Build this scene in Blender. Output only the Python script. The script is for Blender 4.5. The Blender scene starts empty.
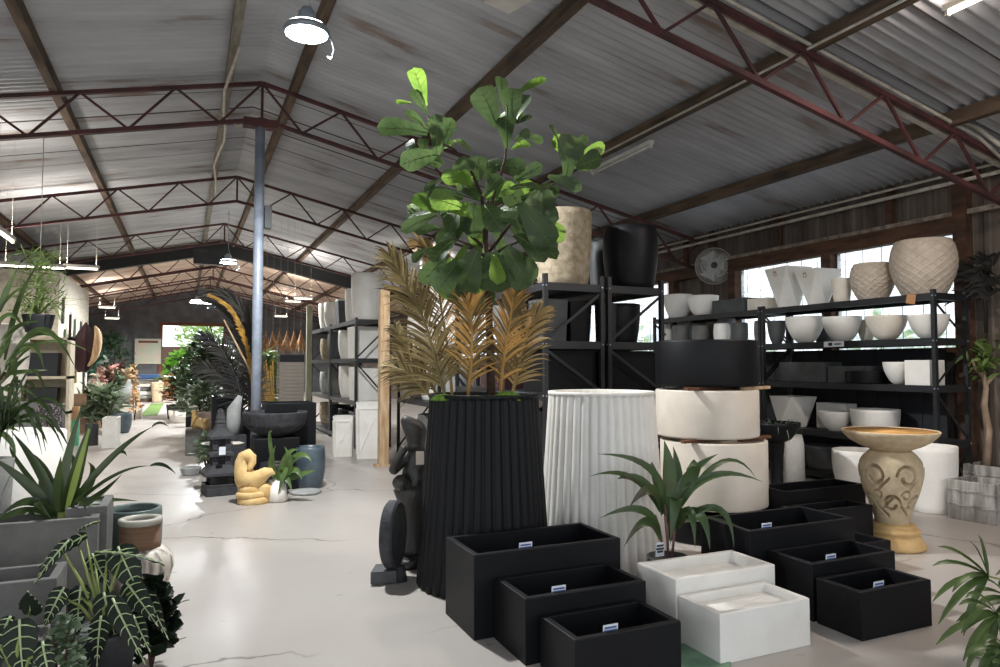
import bpy, bmesh, math, random
from mathutils import Vector, Matrix
PI = math.pi
S = bpy.context.scene
col = S.collection
# ------------------------------------------------------------------ camera
CAM_H, YAW, PITCH, FPX = 1.5, math.radians(24.1), math.radians(2.58), 700.0
cd = bpy.data.cameras.new('camera'); cam = bpy.data.objects.new('camera', cd); col.objects.link(cam)
cd.lens = 36.0*FPX/1000; cd.sensor_width = 36; cd.clip_start = .05; cd.clip_end = 300
cam.location = (0, 0, CAM_H); cam.rotation_euler = (PI/2+PITCH, 0, -YAW)
S.camera = cam
# ------------------------------------------------------------------ exposure, sky
S.view_settings.view_transform = 'Standard'; S.view_settings.look = 'None'
S.view_settings.gamma = 1; S.view_settings.use_curve_mapping = False
S.view_settings.exposure = 0.14
w = bpy.data.worlds.new('sky'); S.world = w; w.use_nodes = True
nt = w.node_tree; bg = nt.nodes['Background']
tc = nt.nodes.new('ShaderNodeTexCoord'); sx = nt.nodes.new('ShaderNodeSeparateXYZ'); rp = nt.nodes.new('ShaderNodeValToRGB')
nt.links.new(tc.outputs['Generated'], sx.inputs[0]); nt.links.new(sx.outputs['Z'], rp.inputs[0]); nt.links.new(rp.outputs[0], bg.inputs[0])
rp.color_ramp.elements[0].color = (.95, .98, 1.0, 1); rp.color_ramp.elements[0].position = 0
rp.color_ramp.elements[1].color = (.62, .70, .80, 1); rp.color_ramp.elements[1].position = .6
bg.inputs[1].default_value = 1.9
S.cycles.max_bounces = 7; S.cycles.diffuse_bounces = 4; S.cycles.transparent_max_bounces = 12
S.cycles.sample_clamp_indirect = 6
# daylight comes in through the shop's open front (behind the camera), its open front left side, the windows and the far door
def area_light(name, loc, rot, sx_, sy_, power, colr):
    l = bpy.data.lights.new(name, 'AREA'); l.shape = 'RECTANGLE'; l.size = sx_; l.size_y = sy_; l.energy = power; l.color = colr
    o = bpy.data.objects.new(name, l); col.objects.link(o); o.location = loc; o.rotation_euler = rot; return o
# ------------------------------------------------------------------ helpers
_f = Vector((math.sin(YAW), math.cos(YAW), 0)); _r = Vector((math.cos(YAW), -math.sin(YAW), 0)); _z = Vector((0, 0, 1))
_F = _f*math.cos(PITCH)+_z*math.sin(PITCH); _U = -_f*math.sin(PITCH)+_z*math.cos(PITCH)
C0 = Vector((0, 0, CAM_H))
def ray(px, py): return _F+_r*((px-500)/FPX)-_U*((py-333.5)/FPX)
def at(px, py, X=None, Y=None, Z=None, D=None):
    v = ray(px, py)
    if X is not None: t = X/v.x
    elif Y is not None: t = Y/v.y
    elif Z is not None: t = (Z-CAM_H)/v.z
    else: t = D/v.dot(_f)
    return C0+v*t
def fl(px, py, z=0): return at(px, py, Z=z)
def depth(p): return (Vector(p)-C0).dot(_f)
def lin(h):
    h = h.lstrip('#'); c = [int(h[i:i+2], 16)/255 for i in (0, 2, 4)]
    return tuple(x/12.92 if x <= .04045 else ((x+.055)/1.055)**2.4 for x in c)+(1,)
MATS = {}
def mat(name, c, rough=.6, metal=0, c2=None, scale=6, bump=0, bscale=40, stretch=(1, 1, 1), spec=.5, detail=4, lo=.35, hi=.65, trans=0, tv=1.9, emit=None, estr=0, coat=0):
    if name in MATS: return MATS[name]
    m = bpy.data.materials.new(name); m.use_nodes = True; t = m.node_tree; b = t.nodes['Principled BSDF']
    b.inputs['Base Color'].default_value = lin(c); b.inputs['Roughness'].default_value = rough; b.inputs['Metallic'].default_value = metal
    b.inputs['Specular IOR Level'].default_value = spec
    tc = t.nodes.new('ShaderNodeTexCoord'); mp = t.nodes.new('ShaderNodeMapping'); mp.inputs['Scale'].default_value = stretch
    t.links.new(tc.outputs['Object'], mp.inputs[0])
    n = t.nodes.new('ShaderNodeTexNoise'); n.inputs['Scale'].default_value = scale; n.inputs['Detail'].default_value = detail
    t.links.new(mp.outputs[0], n.inputs['Vector'])
    r = t.nodes.new('ShaderNodeValToRGB'); r.color_ramp.elements[0].position = lo; r.color_ramp.elements[1].position = hi
    r.color_ramp.elements[0].color = lin(c)
    if c2 is None:
        l = lin(c); c2c = tuple(x*.86 for x in l[:3])+(1,)
    else: c2c = lin(c2)
    r.color_ramp.elements[1].color = c2c
    t.links.new(n.outputs[0], r.inputs[0]); t.links.new(r.outputs[0], b.inputs['Base Color'])
    if bump:
        n2 = t.nodes.new('ShaderNodeTexNoise'); n2.inputs['Scale'].default_value = bscale; n2.inputs['Detail'].default_value = 5
        bp = t.nodes.new('ShaderNodeBump'); bp.inputs['Strength'].default_value = bump; bp.inputs['Distance'].default_value = .01
        t.links.new(mp.outputs[0], n2.inputs['Vector']); t.links.new(n2.outputs[0], bp.inputs['Height']); t.links.new(bp.outputs[0], b.inputs['Normal'])
    if coat: b.inputs['Coat Weight'].default_value = coat
    if emit: b.inputs['Emission Color'].default_value = lin(emit); b.inputs['Emission Strength'].default_value = estr
    if trans:
        tr = t.nodes.new('ShaderNodeBsdfTranslucent'); mx = t.nodes.new('ShaderNodeMixShader'); mx.inputs[0].default_value = trans
        hs = t.nodes.new('ShaderNodeHueSaturation'); hs.inputs['Value'].default_value = tv; hs.inputs['Hue'].default_value = .485; hs.inputs['Saturation'].default_value = .95
        t.links.new(r.outputs[0], hs.inputs['Color']); t.links.new(hs.outputs[0], tr.inputs[0])
        t.links.new(b.outputs[0], mx.inputs[1]); t.links.new(tr.outputs[0], mx.inputs[2]); t.links.new(mx.outputs[0], t.nodes['Material Output'].inputs[0])
    MATS[name] = m; return m
V = Vector
class MB:
    def __init__(s): s.v = []; s.f = []; s.smooth = []; s.mi = []
    def add(s, vs, fs, smooth=False, mi=0):
        o = len(s.v); s.v += [tuple(v) for v in vs]; s.f += [tuple(i+o for i in f) for f in fs]; s.smooth += [smooth]*len(fs); s.mi += [mi]*len(fs); return s
    def box(s, x0, x1, y0, y1, z0, z1, mi=0):
        vs = [(x, y, z) for z in (z0, z1) for y in (y0, y1) for x in (x0, x1)]
        return s.add(vs, [(0, 2, 3, 1), (4, 5, 7, 6), (0, 1, 5, 4), (2, 6, 7, 3), (0, 4, 6, 2), (1, 3, 7, 5)], mi=mi)
    def obox(s, c, a, b, h):   # oriented box: centre, half vectors
        c = V(c); a = V(a); b = V(b); h = V(h)
        vs = [c+i*a+j*b+k*h for k in (-1, 1) for j in (-1, 1) for i in (-1, 1)]
        return s.add(vs, [(0, 2, 3, 1), (4, 5, 7, 6), (0, 1, 5, 4), (2, 6, 7, 3), (0, 4, 6, 2), (1, 3, 7, 5)])
    def bar(s, p, q, w, h=None, up=(0, 0, 1)):
        p = V(p); q = V(q); h = h or w; d = q-p; u = V(up); n = d.cross(u)
        if n.length < 1e-5: n = d.cross(V((1, 0, 0)))
        n.normalize(); m = n.cross(d).normalized()
        return s.obox((p+q)/2, d/2, n*w/2, m*h/2)
    def tube(s, pts, rad, n=8, cap=True, smooth=True):
        pts = [V(p) for p in pts]; k = len(pts); rad = rad if isinstance(rad, (list, tuple)) else [rad]*k
        vs = []; prev = None
        for i, p in enumerate(pts):
            t = (pts[min(i+1, k-1)]-pts[max(i-1, 0)]).normalized()
            if prev is None: a = t.cross(V((0, 0, 1))); a = a if a.length > .05 else t.cross(V((0, 1, 0)))
            else: a = prev-t*prev.dot(t)
            a.normalize(); prev = a; b = t.cross(a)
            for j in range(n):
                th = 2*PI*j/n; vs.append(p+(a*math.cos(th)+b*math.sin(th))*rad[i])
        fs = [(i*n+j, i*n+(j+1) % n, (i+1)*n+(j+1) % n, (i+1)*n+j) for i in range(k-1) for j in range(n)]
        if cap: fs += [tuple(range(n))[::-1], tuple((k-1)*n+j for j in range(n))]
        return s.add(vs, fs, smooth)
    def lathe(s, prof, seg=32, c=(0, 0, 0), fn=None, smooth=True, sy=1, start=0):
        vs = []; cx, cy, cz = c; k = len(prof)
        for (r, z) in prof:
            for j in range(seg):
                th = 2*PI*j/seg+start; rr = fn(th, r, z) if fn else r
                vs.append((cx+rr*math.cos(th), cy+sy*rr*math.sin(th), cz+z))
        fs = [(i*seg+j, i*seg+(j+1) % seg, (i+1)*seg+(j+1) % seg, (i+1)*seg+j) for i in range(k-1) for j in range(seg)]
        if prof[0][0] > 1e-4: fs.append(tuple(range(seg))[::-1])
        if prof[-1][0] > 1e-4: fs.append(tuple((k-1)*seg+j for j in range(seg)))
        return s.add(vs, fs, smooth)
    def trough(s, w, d, h, t, dep=None, z0=0, taper=0, lip=0):  # open box with thick walls, centred
        dep = dep if dep is not None else h-.05
        def ring(hw, hd, z): return [(-hw, -hd, z), (hw, -hd, z), (hw, hd, z), (-hw, hd, z)]
        b = 1-taper
        r = [ring(w/2*b, d/2*b, z0), ring(w/2, d/2, z0+h-.004), ring(w/2-.004, d/2-.004, z0+h), ring(w/2-t, d/2-t, z0+h), ring((w/2-t)*(1-taper*dep/h), (d/2-t)*(1-taper*dep/h), z0+h-dep)]
        vs = sum(r, []); fs = [(3, 2, 1, 0)]
        for i in range(4):
            for j in range(4): fs.append((i*4+j, i*4+(j+1) % 4, (i+1)*4+(j+1) % 4, (i+1)*4+j))
        fs.append((16, 17, 18, 19)); return s.add(vs, fs)
    def leaf(s, p0, p1, p2, W, prof='lance', nrm=(0, 0, 1), fold=.12, n=8, wav=0):
        p0, p1, p2 = V(p0), V(p1), V(p2); vs = []; nh = V(nrm)
        for i in range(n+1):
            t = i/n; p = p0*(1-t)**2+p1*2*t*(1-t)+p2*t*t
            tg = ((p1-p0)*(1-t)+(p2-p1)*t)
            if tg.length < 1e-6: tg = p2-p0
            tg.normalize(); sd = tg.cross(nh)
            if sd.length < .1: sd = tg.cross(V((.3, .9, .3)))
            sd.normalize(); nn = sd.cross(tg)
            if prof == 'lance': wd = math.sin(PI*min(1, .06+.94*t)**.75)
            elif prof == 'strap': wd = min(1, .45+3*t)*min(1, (1.02-t)*3.2)**.8
            elif prof == 'fig': wd = (.25+.75*math.sin(PI*min(1, t)*.5)**1.3)*(max(0, 1-t**6))**.5 if t < .999 else .05
            elif prof == 'heart': wd = (max(0, 1-t))**.62*(1 if t > .12 else .75) if t < .999 else 0
            else: wd = math.sin(PI*(.04+.94*t))
            wd = max(wd, .02)*W/2; wob = wav*W*math.sin(t*9+W*50)
            vs += [p-sd*wd+nn*(fold*wd+wob), p, p+sd*wd+nn*(fold*wd-wob)]
        fs = []
        for i in range(n):
            a = i*3; fs += [(a, a+1, a+4, a+3), (a+1, a+2, a+5, a+4)]
        return s.add(vs, fs, True)
    def build(s, name, m=None, parent=None, loc=None, rz=0):
        me = bpy.data.meshes.new(name); me.from_pydata(s.v, [], s.f); me.validate(); 
        me.polygons.foreach_set('use_smooth', s.smooth[:len(me.polygons)] if len(s.smooth) == len(me.polygons) else [False]*len(me.polygons))
        for mm in (m if isinstance(m, (list, tuple)) else [m]):
            if mm: me.materials.append(mm)
        if len(s.mi) == len(me.polygons): me.polygons.foreach_set('material_index', s.mi)
        bm = bmesh.new(); bm.from_mesh(me); bmesh.ops.recalc_face_normals(bm, faces=bm.faces); bm.to_mesh(me); bm.free()
        o = bpy.data.objects.new(name, me); col.objects.link(o)
        if parent: o.parent = parent
        if loc is not None: o.location = loc
        if rz: o.rotation_euler.z = rz
        return o
def tag(o, label, cat, group=None, kind=None):
    o['label'] = label; o['category'] = cat
    if group: o['group'] = group
    if kind: o['kind'] = kind
    return o
def struct(o, label=None):
    o['kind'] = 'structure'
    if label: o['label'] = label
    return o
def thing(name, label, cat, loc=(0, 0, 0), rz=0, group=None):
    o = bpy.data.objects.new(name, None); col.objects.link(o); o.empty_display_size = .1
    o.location = loc; o.rotation_euler.z = rz; return tag(o, label, cat, group)
def bevel(o, w=.006, seg=2):
    m = o.modifiers.new('bevel', 'BEVEL'); m.width = w; m.segments = seg; m.limit_method = 'ANGLE'; return o
def copy_tree(o, loc, rz=None, label=None, scale=None):
    c = o.copy(); col.objects.link(c); c.location = loc
    if rz is not None: c.rotation_euler.z = rz
    if label: c['label'] = label
    if scale: c.scale = (scale,)*3 if not isinstance(scale, tuple) else scale
    for ch in list(o.children):
        d = ch.copy(); col.objects.link(d); d.parent = c
        for g in list(ch.children):
            e = g.copy(); col.objects.link(e); e.parent = d
    return c
def skin(name, nodes, edges, m, parent=None, loc=(0, 0, 0), sub=2, root=0):
    me = bpy.data.meshes.new(name); me.from_pydata([n[:3] for n in nodes], edges, [])
    o = bpy.data.objects.new(name, me); col.objects.link(o); me.materials.append(m)
    if parent: o.parent = parent
    o.location = loc
    sk = o.modifiers.new('skin', 'SKIN'); sk.use_smooth_shade = True
    for i, n in enumerate(nodes):
        sv = me.skin_vertices[0].data[i]; sv.radius = (n[3], n[4] if len(n) > 4 else n[3]); sv.use_root = (i == root)
    ss = o.modifiers.new('sub', 'SUBSURF'); ss.levels = sub; ss.render_levels = sub
    return o
# ------------------------------------------------------------------ materials
rnd = random.Random(7)
blk = mat('black_fibreglass', '#0c0d10', .5, c2='#101115', scale=3, bump=.1, bscale=90, spec=.22)
blkside = mat('charcoal_fibreglass', '#24262a', .55, c2='#2a2c30', scale=3, bump=.15, bscale=90)
wht = mat('white_fibreglass', '#e8e5df', .5, c2='#dedad2', scale=4, bump=.12, bscale=80)
drm = mat('cream_fibreglass', '#dbd2c5', .5, c2='#d0c6b8', scale=4, bump=.1, bscale=80)
wht2 = mat('white_terrazzo', '#e6e3dd', .6, c2='#dbd8d1', scale=8, bump=.1)
pale = mat('pale_glaze', '#dfd7ca', .4, c2='#cfc6b8', scale=5)
stone = mat('rough_sandstone_pot', '#a89a84', .9, c2='#857963', scale=14, bump=.8, bscale=60, detail=8)
gry = mat('grey_concrete', '#6e6d69', .85, c2='#5b5a57', scale=5, bump=.3)
lgry = mat('light_grey_concrete', '#a9aaa8', .8, c2='#8c8e8d', scale=5, bump=.3)
dgry = mat('dark_grey_glaze', '#4b4d4e', .6, c2='#3d3f40', scale=6, bump=.2)
blugry = mat('blue_grey_glaze', '#55626b', .35, c2='#434f58', scale=6)
grngry = mat('green_grey_glaze', '#5f6d69', .35, c2='#4c5a56', scale=8)
rackm = mat('black_rack_steel', '#17181b', .4, c2='#1f2124', scale=4, spec=.6)
shelfb = mat('black_shelf_board', '#202124', .5, c2='#2b2c2f')
redsteel = mat('red_oxide_steel', '#5c3132', .7, c2='#3b2423', scale=3, bump=.2)
timber = mat('weathered_timber', '#6b5846', .85, c2='#3f3329', scale=3, stretch=(4, .6, 4), bump=.4, detail=6)
timberp = mat('pale_timber', '#c4ab8a', .8, c2='#a5835f', scale=6, stretch=(3, 3, .5), bump=.3, detail=6)
timberg = mat('grey_green_timber', '#a3a086', .85, c2='#8a8670', scale=6, stretch=(3, 3, .5), bump=.2)
brownt = mat('brown_window_timber', '#5a3d2b', .8, c2='#3a271c', scale=4, stretch=(3, .6, 3), bump=.3)
galv = mat('galvanised_steel', '#a3acba', .45, .15, c2='#8d97a6', scale=9)
cond = mat('white_conduit', '#c9c3b8', .5, c2='#aaa396', scale=9)
sand = mat('carved_limestone', '#cdb99a', .85, c2='#baa687', scale=16, bump=.12, bscale=70)
sandtop = mat('ochre_limestone', '#d9a763', .85, c2='#c99855', scale=10, bump=.4)
yel = mat('yellow_sandstone', '#dcc08a', .85, c2='#cda970', scale=12, bump=.4)
yel2 = mat('honey_limestone', '#d2b07a', .8, c2='#c3a06a', scale=8, bump=.1)
bronze = mat('dark_cast_stone', '#3a3632', .5, c2='#242220', scale=8, bump=.5, spec=.6)
lava = mat('black_lava_stone', '#2b2b2e', .8, c2='#3a3b3e', scale=14, bump=.7)
soil = mat('potting_soil', '#2d231b', 1, c2='#1a1410', scale=60, bump=.9)
moss = mat('green_moss', '#6f9433', .95, c2='#4c7022', scale=50, bump=1, bscale=120)
leafg = mat('glossy_green_leaf', '#2f4522', .4, c2='#22351b', scale=4, trans=.2, tv=1.4)
figm = mat('fig_leaf', '#44592f', .5, c2='#2f4423', scale=6, trans=.3, tv=1.5)
figb = mat('backlit_fig_leaf', '#66882f', .5, c2='#4d7026', scale=8, trans=.45, tv=1.5)  # lighter fig leaf, with light shining through it put into the colour
drac = mat('dracaena_leaf', '#3d4c26', .38, c2='#27381c', scale=3, trans=.2, tv=1.5)
dracy = mat('lime_striped_leaf', '#a2b450', .4, c2='#7f9a3c', scale=3, trans=.2, tv=1.2)
cordy = mat('cordyline_leaf', '#3d522d', .42, c2='#4a372c', scale=5, trans=.2, tv=1.6, lo=.52, hi=.75)
palmg = mat('palm_leaf', '#3c5029', .42, c2='#5f7440', scale=5, trans=.22, tv=1.5)
pgreen = mat('light_green_foliage', '#5d7538', .5, c2='#7a9150', scale=9, trans=.25, tv=1.3)
greyleaf = mat('silver_green_leaf', '#6f7f66', .6, c2='#586a50', scale=9, trans=.2)
aloc = mat('alocasia_leaf', '#161f15', .5, c2='#1b2619', scale=6, trans=.05, spec=.25)
figv = mat('fig_leaf_vein', '#75894f', .6)
vein = mat('pale_leaf_vein', '#b9c79a', .5, c2='#a3b482')
stemg = mat('green_stem', '#8a9550', .6, c2='#6f7c3c', scale=8)
bark = mat('brown_bark', '#4b362b', .9, c2='#35261e', scale=20, bump=.6)
gold = mat('dried_golden_palm', '#c0a56e', .75, c2='#957b48', scale=3, trans=.25, tv=1.1, detail=3)
goldd = mat('dried_olive_palm', '#a39263', .75, c2='#75693f', scale=3, trans=.25, tv=1.1, detail=3)
orange = mat('dried_orange_palm', '#c49a50', .75, c2='#94723a', scale=3, trans=.25, tv=1.15)
darkpalm = mat('dark_dried_palm', '#5c4d31', .8, c2='#77643d', trans=.15, tv=1.0)  # darker leaflet tone, mixed at random into each frond
tagw = mat('white_price_card', '#dfe3ea', .6); tagb = mat('blue_print', '#4a5f96', .6)
tago = mat('tan_price_card', '#b98a5e', .7); tagk = mat('dark_print', '#333333', .7)
woodb = mat('brown_wood_batten', '#6b452e', .7, c2='#523422', stretch=(3, 3, 1))
tubem = mat('lit_tube', '#ffffff', .4, emit='#fff4df', estr=5)
lampm = mat('lit_lamp_lens', '#ffffff', .4, emit='#f2fbff', estr=30)
battm = mat('white_batten', '#d9d6cf', .5)
# ------------------------------------------------------------------ setting
RX, RZ, SL, XR, XL = .876, 5.34, .22, 8.42, -6.67     # ridge x, truss apex height, slope, side walls
YE, YB = 40.0, 24.0
def rz_(x): return RZ-SL*abs(x-RX)
def floor_mat():
    m = bpy.data.materials.new('painted_concrete_floor'); m.use_nodes = True; t = m.node_tree; b = t.nodes['Principled BSDF']
    N = t.nodes.new; L = t.links.new
    tc = N('ShaderNodeTexCoord')
    def noise(sc, det=5, st=None):
        n = N('ShaderNodeTexNoise'); n.inputs['Scale'].default_value = sc; n.inputs['Detail'].default_value = det
        if st:
            mp = N('ShaderNodeMapping'); mp.inputs['Scale'].default_value = st; L(tc.outputs['Object'], mp.inputs[0]); L(mp.outputs[0], n.inputs['Vector'])
        else: L(tc.outputs['Object'], n.inputs['Vector'])
        return n
    def ramp(src, a, b_, ca, cb):
        r = N('ShaderNodeValToRGB'); r.color_ramp.elements[0].position = a; r.color_ramp.elements[1].position = b_
        r.color_ramp.elements[0].color = ca; r.color_ramp.elements[1].color = cb; L(src, r.inputs[0]); return r
    base = ramp(noise(.5, 3).outputs[0], .3, .7, lin('#aea8a2'), lin('#a39d97'))
    sp = ramp(noise(14, 3, (.5, 1, 1)).outputs[0], .695, .72, (0, 0, 0, 1), (1, 1, 1, 1))
    msk = ramp(noise(1.1, 3).outputs[0], .5, .6, (0, 0, 0, 1), (1, 1, 1, 1))
    mul = N('ShaderNodeMath'); mul.operation = 'MULTIPLY'; L(sp.outputs[0], mul.inputs[0]); L(msk.outputs[0], mul.inputs[1])
    # cracks : edges of large warped voronoi cells
    wn = noise(2.2, 6); mxv = N('ShaderNodeVectorMath'); mxv.operation = 'MULTIPLY_ADD'
    L(wn.outputs['Color'], mxv.inputs[0]); mxv.inputs[1].default_value = (.55, .55, 0); L(tc.outputs['Object'], mxv.inputs[2])
    vo = N('ShaderNodeTexVoronoi'); vo.feature = 'DISTANCE_TO_EDGE'; vo.inputs['Scale'].default_value = .42; L(mxv.outputs[0], vo.inputs['Vector'])
    cr = ramp(vo.outputs['Distance'], .002, .005, (1, 1, 1, 1), (0, 0, 0, 1))
    cm = ramp(noise(.5, 2).outputs[0], .40, .47, (0, 0, 0, 1), (1, 1, 1, 1))
    mul2 = N('ShaderNodeMath'); mul2.operation = 'MULTIPLY'; L(cr.outputs[0], mul2.inputs[0]); L(cm.outputs[0], mul2.inputs[1])
    mxx = N('ShaderNodeMath'); mxx.operation = 'MAXIMUM'; L(mul.outputs[0], mxx.inputs[0]); L(mul2.outputs[0], mxx.inputs[1])
    mm = N('ShaderNodeMix'); mm.data_type = 'RGBA'; L(mxx.outputs[0], mm.inputs[0]); L(base.outputs[0], mm.inputs[6]); mm.inputs[7].default_value = lin('#5a544d')
    L(mm.outputs[2], b.inputs['Base Color'])
    rr = ramp(noise(1.2, 3).outputs[0], .3, .7, (.3, .3, .3, 1), (.42, .42, .42, 1)); L(rr.outputs[0], b.inputs['Roughness'])
    bp = N('ShaderNodeBump'); bp.inputs['Strength'].default_value = .05; bp.inputs['Distance'].default_value = .02; L(noise(3, 3).outputs[0], bp.inputs['Height']); L(bp.outputs[0], b.inputs['Normal'])
    b.inputs['Specular IOR Level'].default_value = .5
    return m
o = struct(MB().box(XL, XR, -3, YE, -.12, 0).build('floor', floor_mat()), 'glossy off-white painted concrete floor with cracks')
gm = mat('outdoor_concrete', '#bdbab2', .9, c2='#a9a69d', scale=2)
struct(MB().box(-40, 40, -40, 80, -.3, -.13).build('ground', gm), 'ground outside the shed')
def roof_mat(name, c1, c2, rust):
    m = bpy.data.materials.new(name); m.use_nodes = True; t = m.node_tree; b = t.nodes['Principled BSDF']; N = t.nodes.new; L = t.links.new
    tc = N('ShaderNodeTexCoord'); sp = N('ShaderNodeSeparateXYZ'); L(tc.outputs['Object'], sp.inputs[0])
    dv = N('ShaderNodeMath'); dv.operation = 'DIVIDE'; L(sp.outputs['Y'], dv.inputs[0]); dv.inputs[1].default_value = .76
    fr = N('ShaderNodeMath'); fr.operation = 'FRACT'; L(dv.outputs[0], fr.inputs[0])
    flr = N('ShaderNodeMath'); flr.operation = 'FLOOR'; L(dv.outputs[0], flr.inputs[0])
    wn = N('ShaderNodeTexWhiteNoise'); wn.noise_dimensions = '1D'; L(flr.outputs[0], wn.inputs['W'])
    lap = N('ShaderNodeMath'); lap.operation = 'LESS_THAN'; L(fr.outputs[0], lap.inputs[0]); lap.inputs[1].default_value = .02
    n = N('ShaderNodeTexNoise'); n.inputs['Scale'].default_value = 1.6; n.inputs['Detail'].default_value = 8
    mp = N('ShaderNodeMapping'); mp.inputs['Scale'].default_value = (.5, 2.2, 1); L(tc.outputs['Object'], mp.inputs[0]); L(mp.outputs[0], n.inputs['Vector'])
    r = N('ShaderNodeValToRGB'); r.color_ramp.elements[0].position = .3; r.color_ramp.elements[1].position = .62
    r.color_ramp.elements[0].color = lin(c1); r.color_ramp.elements[1].color = lin(c2); e = r.color_ramp.elements.new(.74); e.color = lin(rust)
    ad = N('ShaderNodeMath'); ad.operation = 'MULTIPLY_ADD'; L(wn.outputs['Value'], ad.inputs[0]); ad.inputs[1].default_value = .16; 
    sb = N('ShaderNodeMath'); sb.operation = 'SUBTRACT'; L(n.outputs[0], sb.inputs[0]); sb.inputs[1].default_value = .08; L(sb.outputs[0], ad.inputs[2]); L(ad.outputs[0], r.inputs[0])
    mm = N('ShaderNodeMix'); mm.data_type = 'RGBA'; L(lap.outputs[0], mm.inputs[0]); L(r.outputs[0], mm.inputs[6]); mm.inputs[7].default_value = lin('#4a4643')
    L(mm.outputs[2], b.inputs['Base Color']); b.inputs['Roughness'].default_value = .55; b.inputs['Metallic'].default_value = .3
    return m
rm1 = roof_mat('corrugated_iron_underside', '#c2c4c8', '#acadb1', '#8a7b72')
rm2 = roof_mat('warm_lit_rusty_iron', '#c9b5a5', '#b09a8b', '#8f7060')  # overall brown carries the far lamps' warm light; last colour is rust
def corr_roof(mb, y0, y1, off=.19, p=.125, amp=.024):
    n = int((y1-y0)/p*8)
    for sgn, xe in ((1, XR+.25), (-1, XL-.25)):
        vs = []
        for i in range(n+1):
            y = y0+(y1-y0)*i/n; h = amp*math.cos(2*PI*y/p)
            vs += [(RX, y, RZ+off+h), (xe, y, rz_(xe)+off+h)]
        mb.add(vs, [(2*i, 2*i+1, 2*i+3, 2*i+2) for i in range(n)], True)
    for sgn, xe in ((1, XR+.25), (-1, XL-.25)):     # outer skin gives the roof its thickness
        mb.add([(RX, y0, RZ+off+.05), (xe, y0, rz_(xe)+off+.05), (xe, y1, rz_(xe)+off+.05), (RX, y1, RZ+off+.05)], [(0, 1, 2, 3)])
mb = MB(); corr_roof(mb, -3, YB); struct(mb.build('ceiling', rm1), 'grey corrugated iron roof underside with lap lines')
mb = MB(); corr_roof(mb, YB, YE); struct(mb.build('ceiling', rm2), 'rust-stained corrugated iron roof beyond the dark beam, warm lamplight put in its brown')
# walls ---------------------------------------------------------------
def wall_mat(name, c1, c2, sc=2):
    return mat(name, c1, .75, .1, c2=c2, scale=sc, stretch=(1, 3, .35), bump=.2, detail=7)
wmr = wall_mat('brown_grey_wall_iron', '#6a6058', '#4a3f38'); wmd = mat('dark_back_wall', '#6e7073', .8, c2='#58595b', scale=2, bump=.2)
def corr_wall_x(mb, x, y0, y1, z0, z1, p=.2, a=.015, sg=-1):   # vertical ribs, sheet along y with a flat back face
    vs = []; n = int((y1-y0)/p*8)
    for i in range(n+1):
        y = y0+(y1-y0)*i/n; s = (y/p) % 1; h = a if s < .35 else 0
        z1_ = z1(y) if callable(z1) else z1
        vs += [(x+sg*h, y, z0), (x+sg*h, y, z1_), (x-sg*.05, y, z0), (x-sg*.05, y, z1_)]
    fs = []
    for i in range(n):
        k = 4*i; fs += [(k, k+1, k+5, k+4), (k+2, k+6, k+7, k+3), (k+1, k+3, k+7, k+5), (k, k+4, k+6, k+2)]
    fs += [(0, 2, 3, 1), (4*n, 4*n+1, 4*n+3, 4*n+2)]
    mb.add(vs, fs)
ez = rz_(XR)+.19
WZ0, WZ1 = 1.71, 3.07
wins = [(5.38, 7.06), (7.26, 8.95), (10.75, 15.2), (16.2, 22.5)]
mb = MB(); corr_wall_x(mb, XR, -3, YE, 0, WZ0); corr_wall_x(mb, XR, -3, YE, WZ1+.2, ez)
yy = -3
for a, b in wins: corr_wall_x(mb, XR, yy, a, WZ0, WZ1+.2); yy = b
corr_wall_x(mb, XR, yy, YE, WZ0, WZ1+.2)
for a, b in wins: mb.box(XR, XR+.05, a, b, WZ1+.05, WZ1+.22)
struct(mb.build('wall_right', wmr), 'brown-grey ribbed metal wall with a band of windows')
mb = MB(); corr_wall_x(mb, XL, 6, YE, 0, rz_(XL)+.19, sg=1); struct(mb.build('wall_left', wmd), 'dark ribbed metal wall on the left')
DX0, DX1, DZ = -1.15, 1.75, 3.55
mb = MB(); t_ = .12
mb.box(XL, DX0, YE, YE+t_, 0, DZ); mb.box(DX1, XR, YE, YE+t_, 0, DZ)
zt = rz_(XL)+.2
mb.add([(XL, YE, DZ), (XR, YE, DZ), (XR, YE, rz_(XR)+.19), (RX, YE, RZ+.19), (XL, YE, zt), (XL, YE+t_, DZ), (XR, YE+t_, DZ), (XR, YE+t_, rz_(XR)+.19), (RX, YE+t_, RZ+.19), (XL, YE+t_, zt)],
       [(0, 1, 2, 3, 4), (9, 8, 7, 6, 5), (0, 5, 6, 1), (1, 6, 7, 2), (2, 7, 8, 3), (3, 8, 9, 4), (4, 9, 5, 0)])
struct(mb.build('wall_back', wmd), 'dark grey gable wall at the far end with a wide doorway')
mb = MB(); mb.box(DX0-.18, DX0, YE-.08, YE+.1, 0, DZ); mb.box(DX1, DX1+.15, YE-.08, YE+.1, 0, DZ); mb.box(DX0-.18, DX1+.15, YE-.08, YE+.1, DZ, DZ+.15)
struct(mb.build('door_1', mat('red_brown_door_frame', '#7d4a35', .7)), 'red-brown frame of the far doorway')
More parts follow.
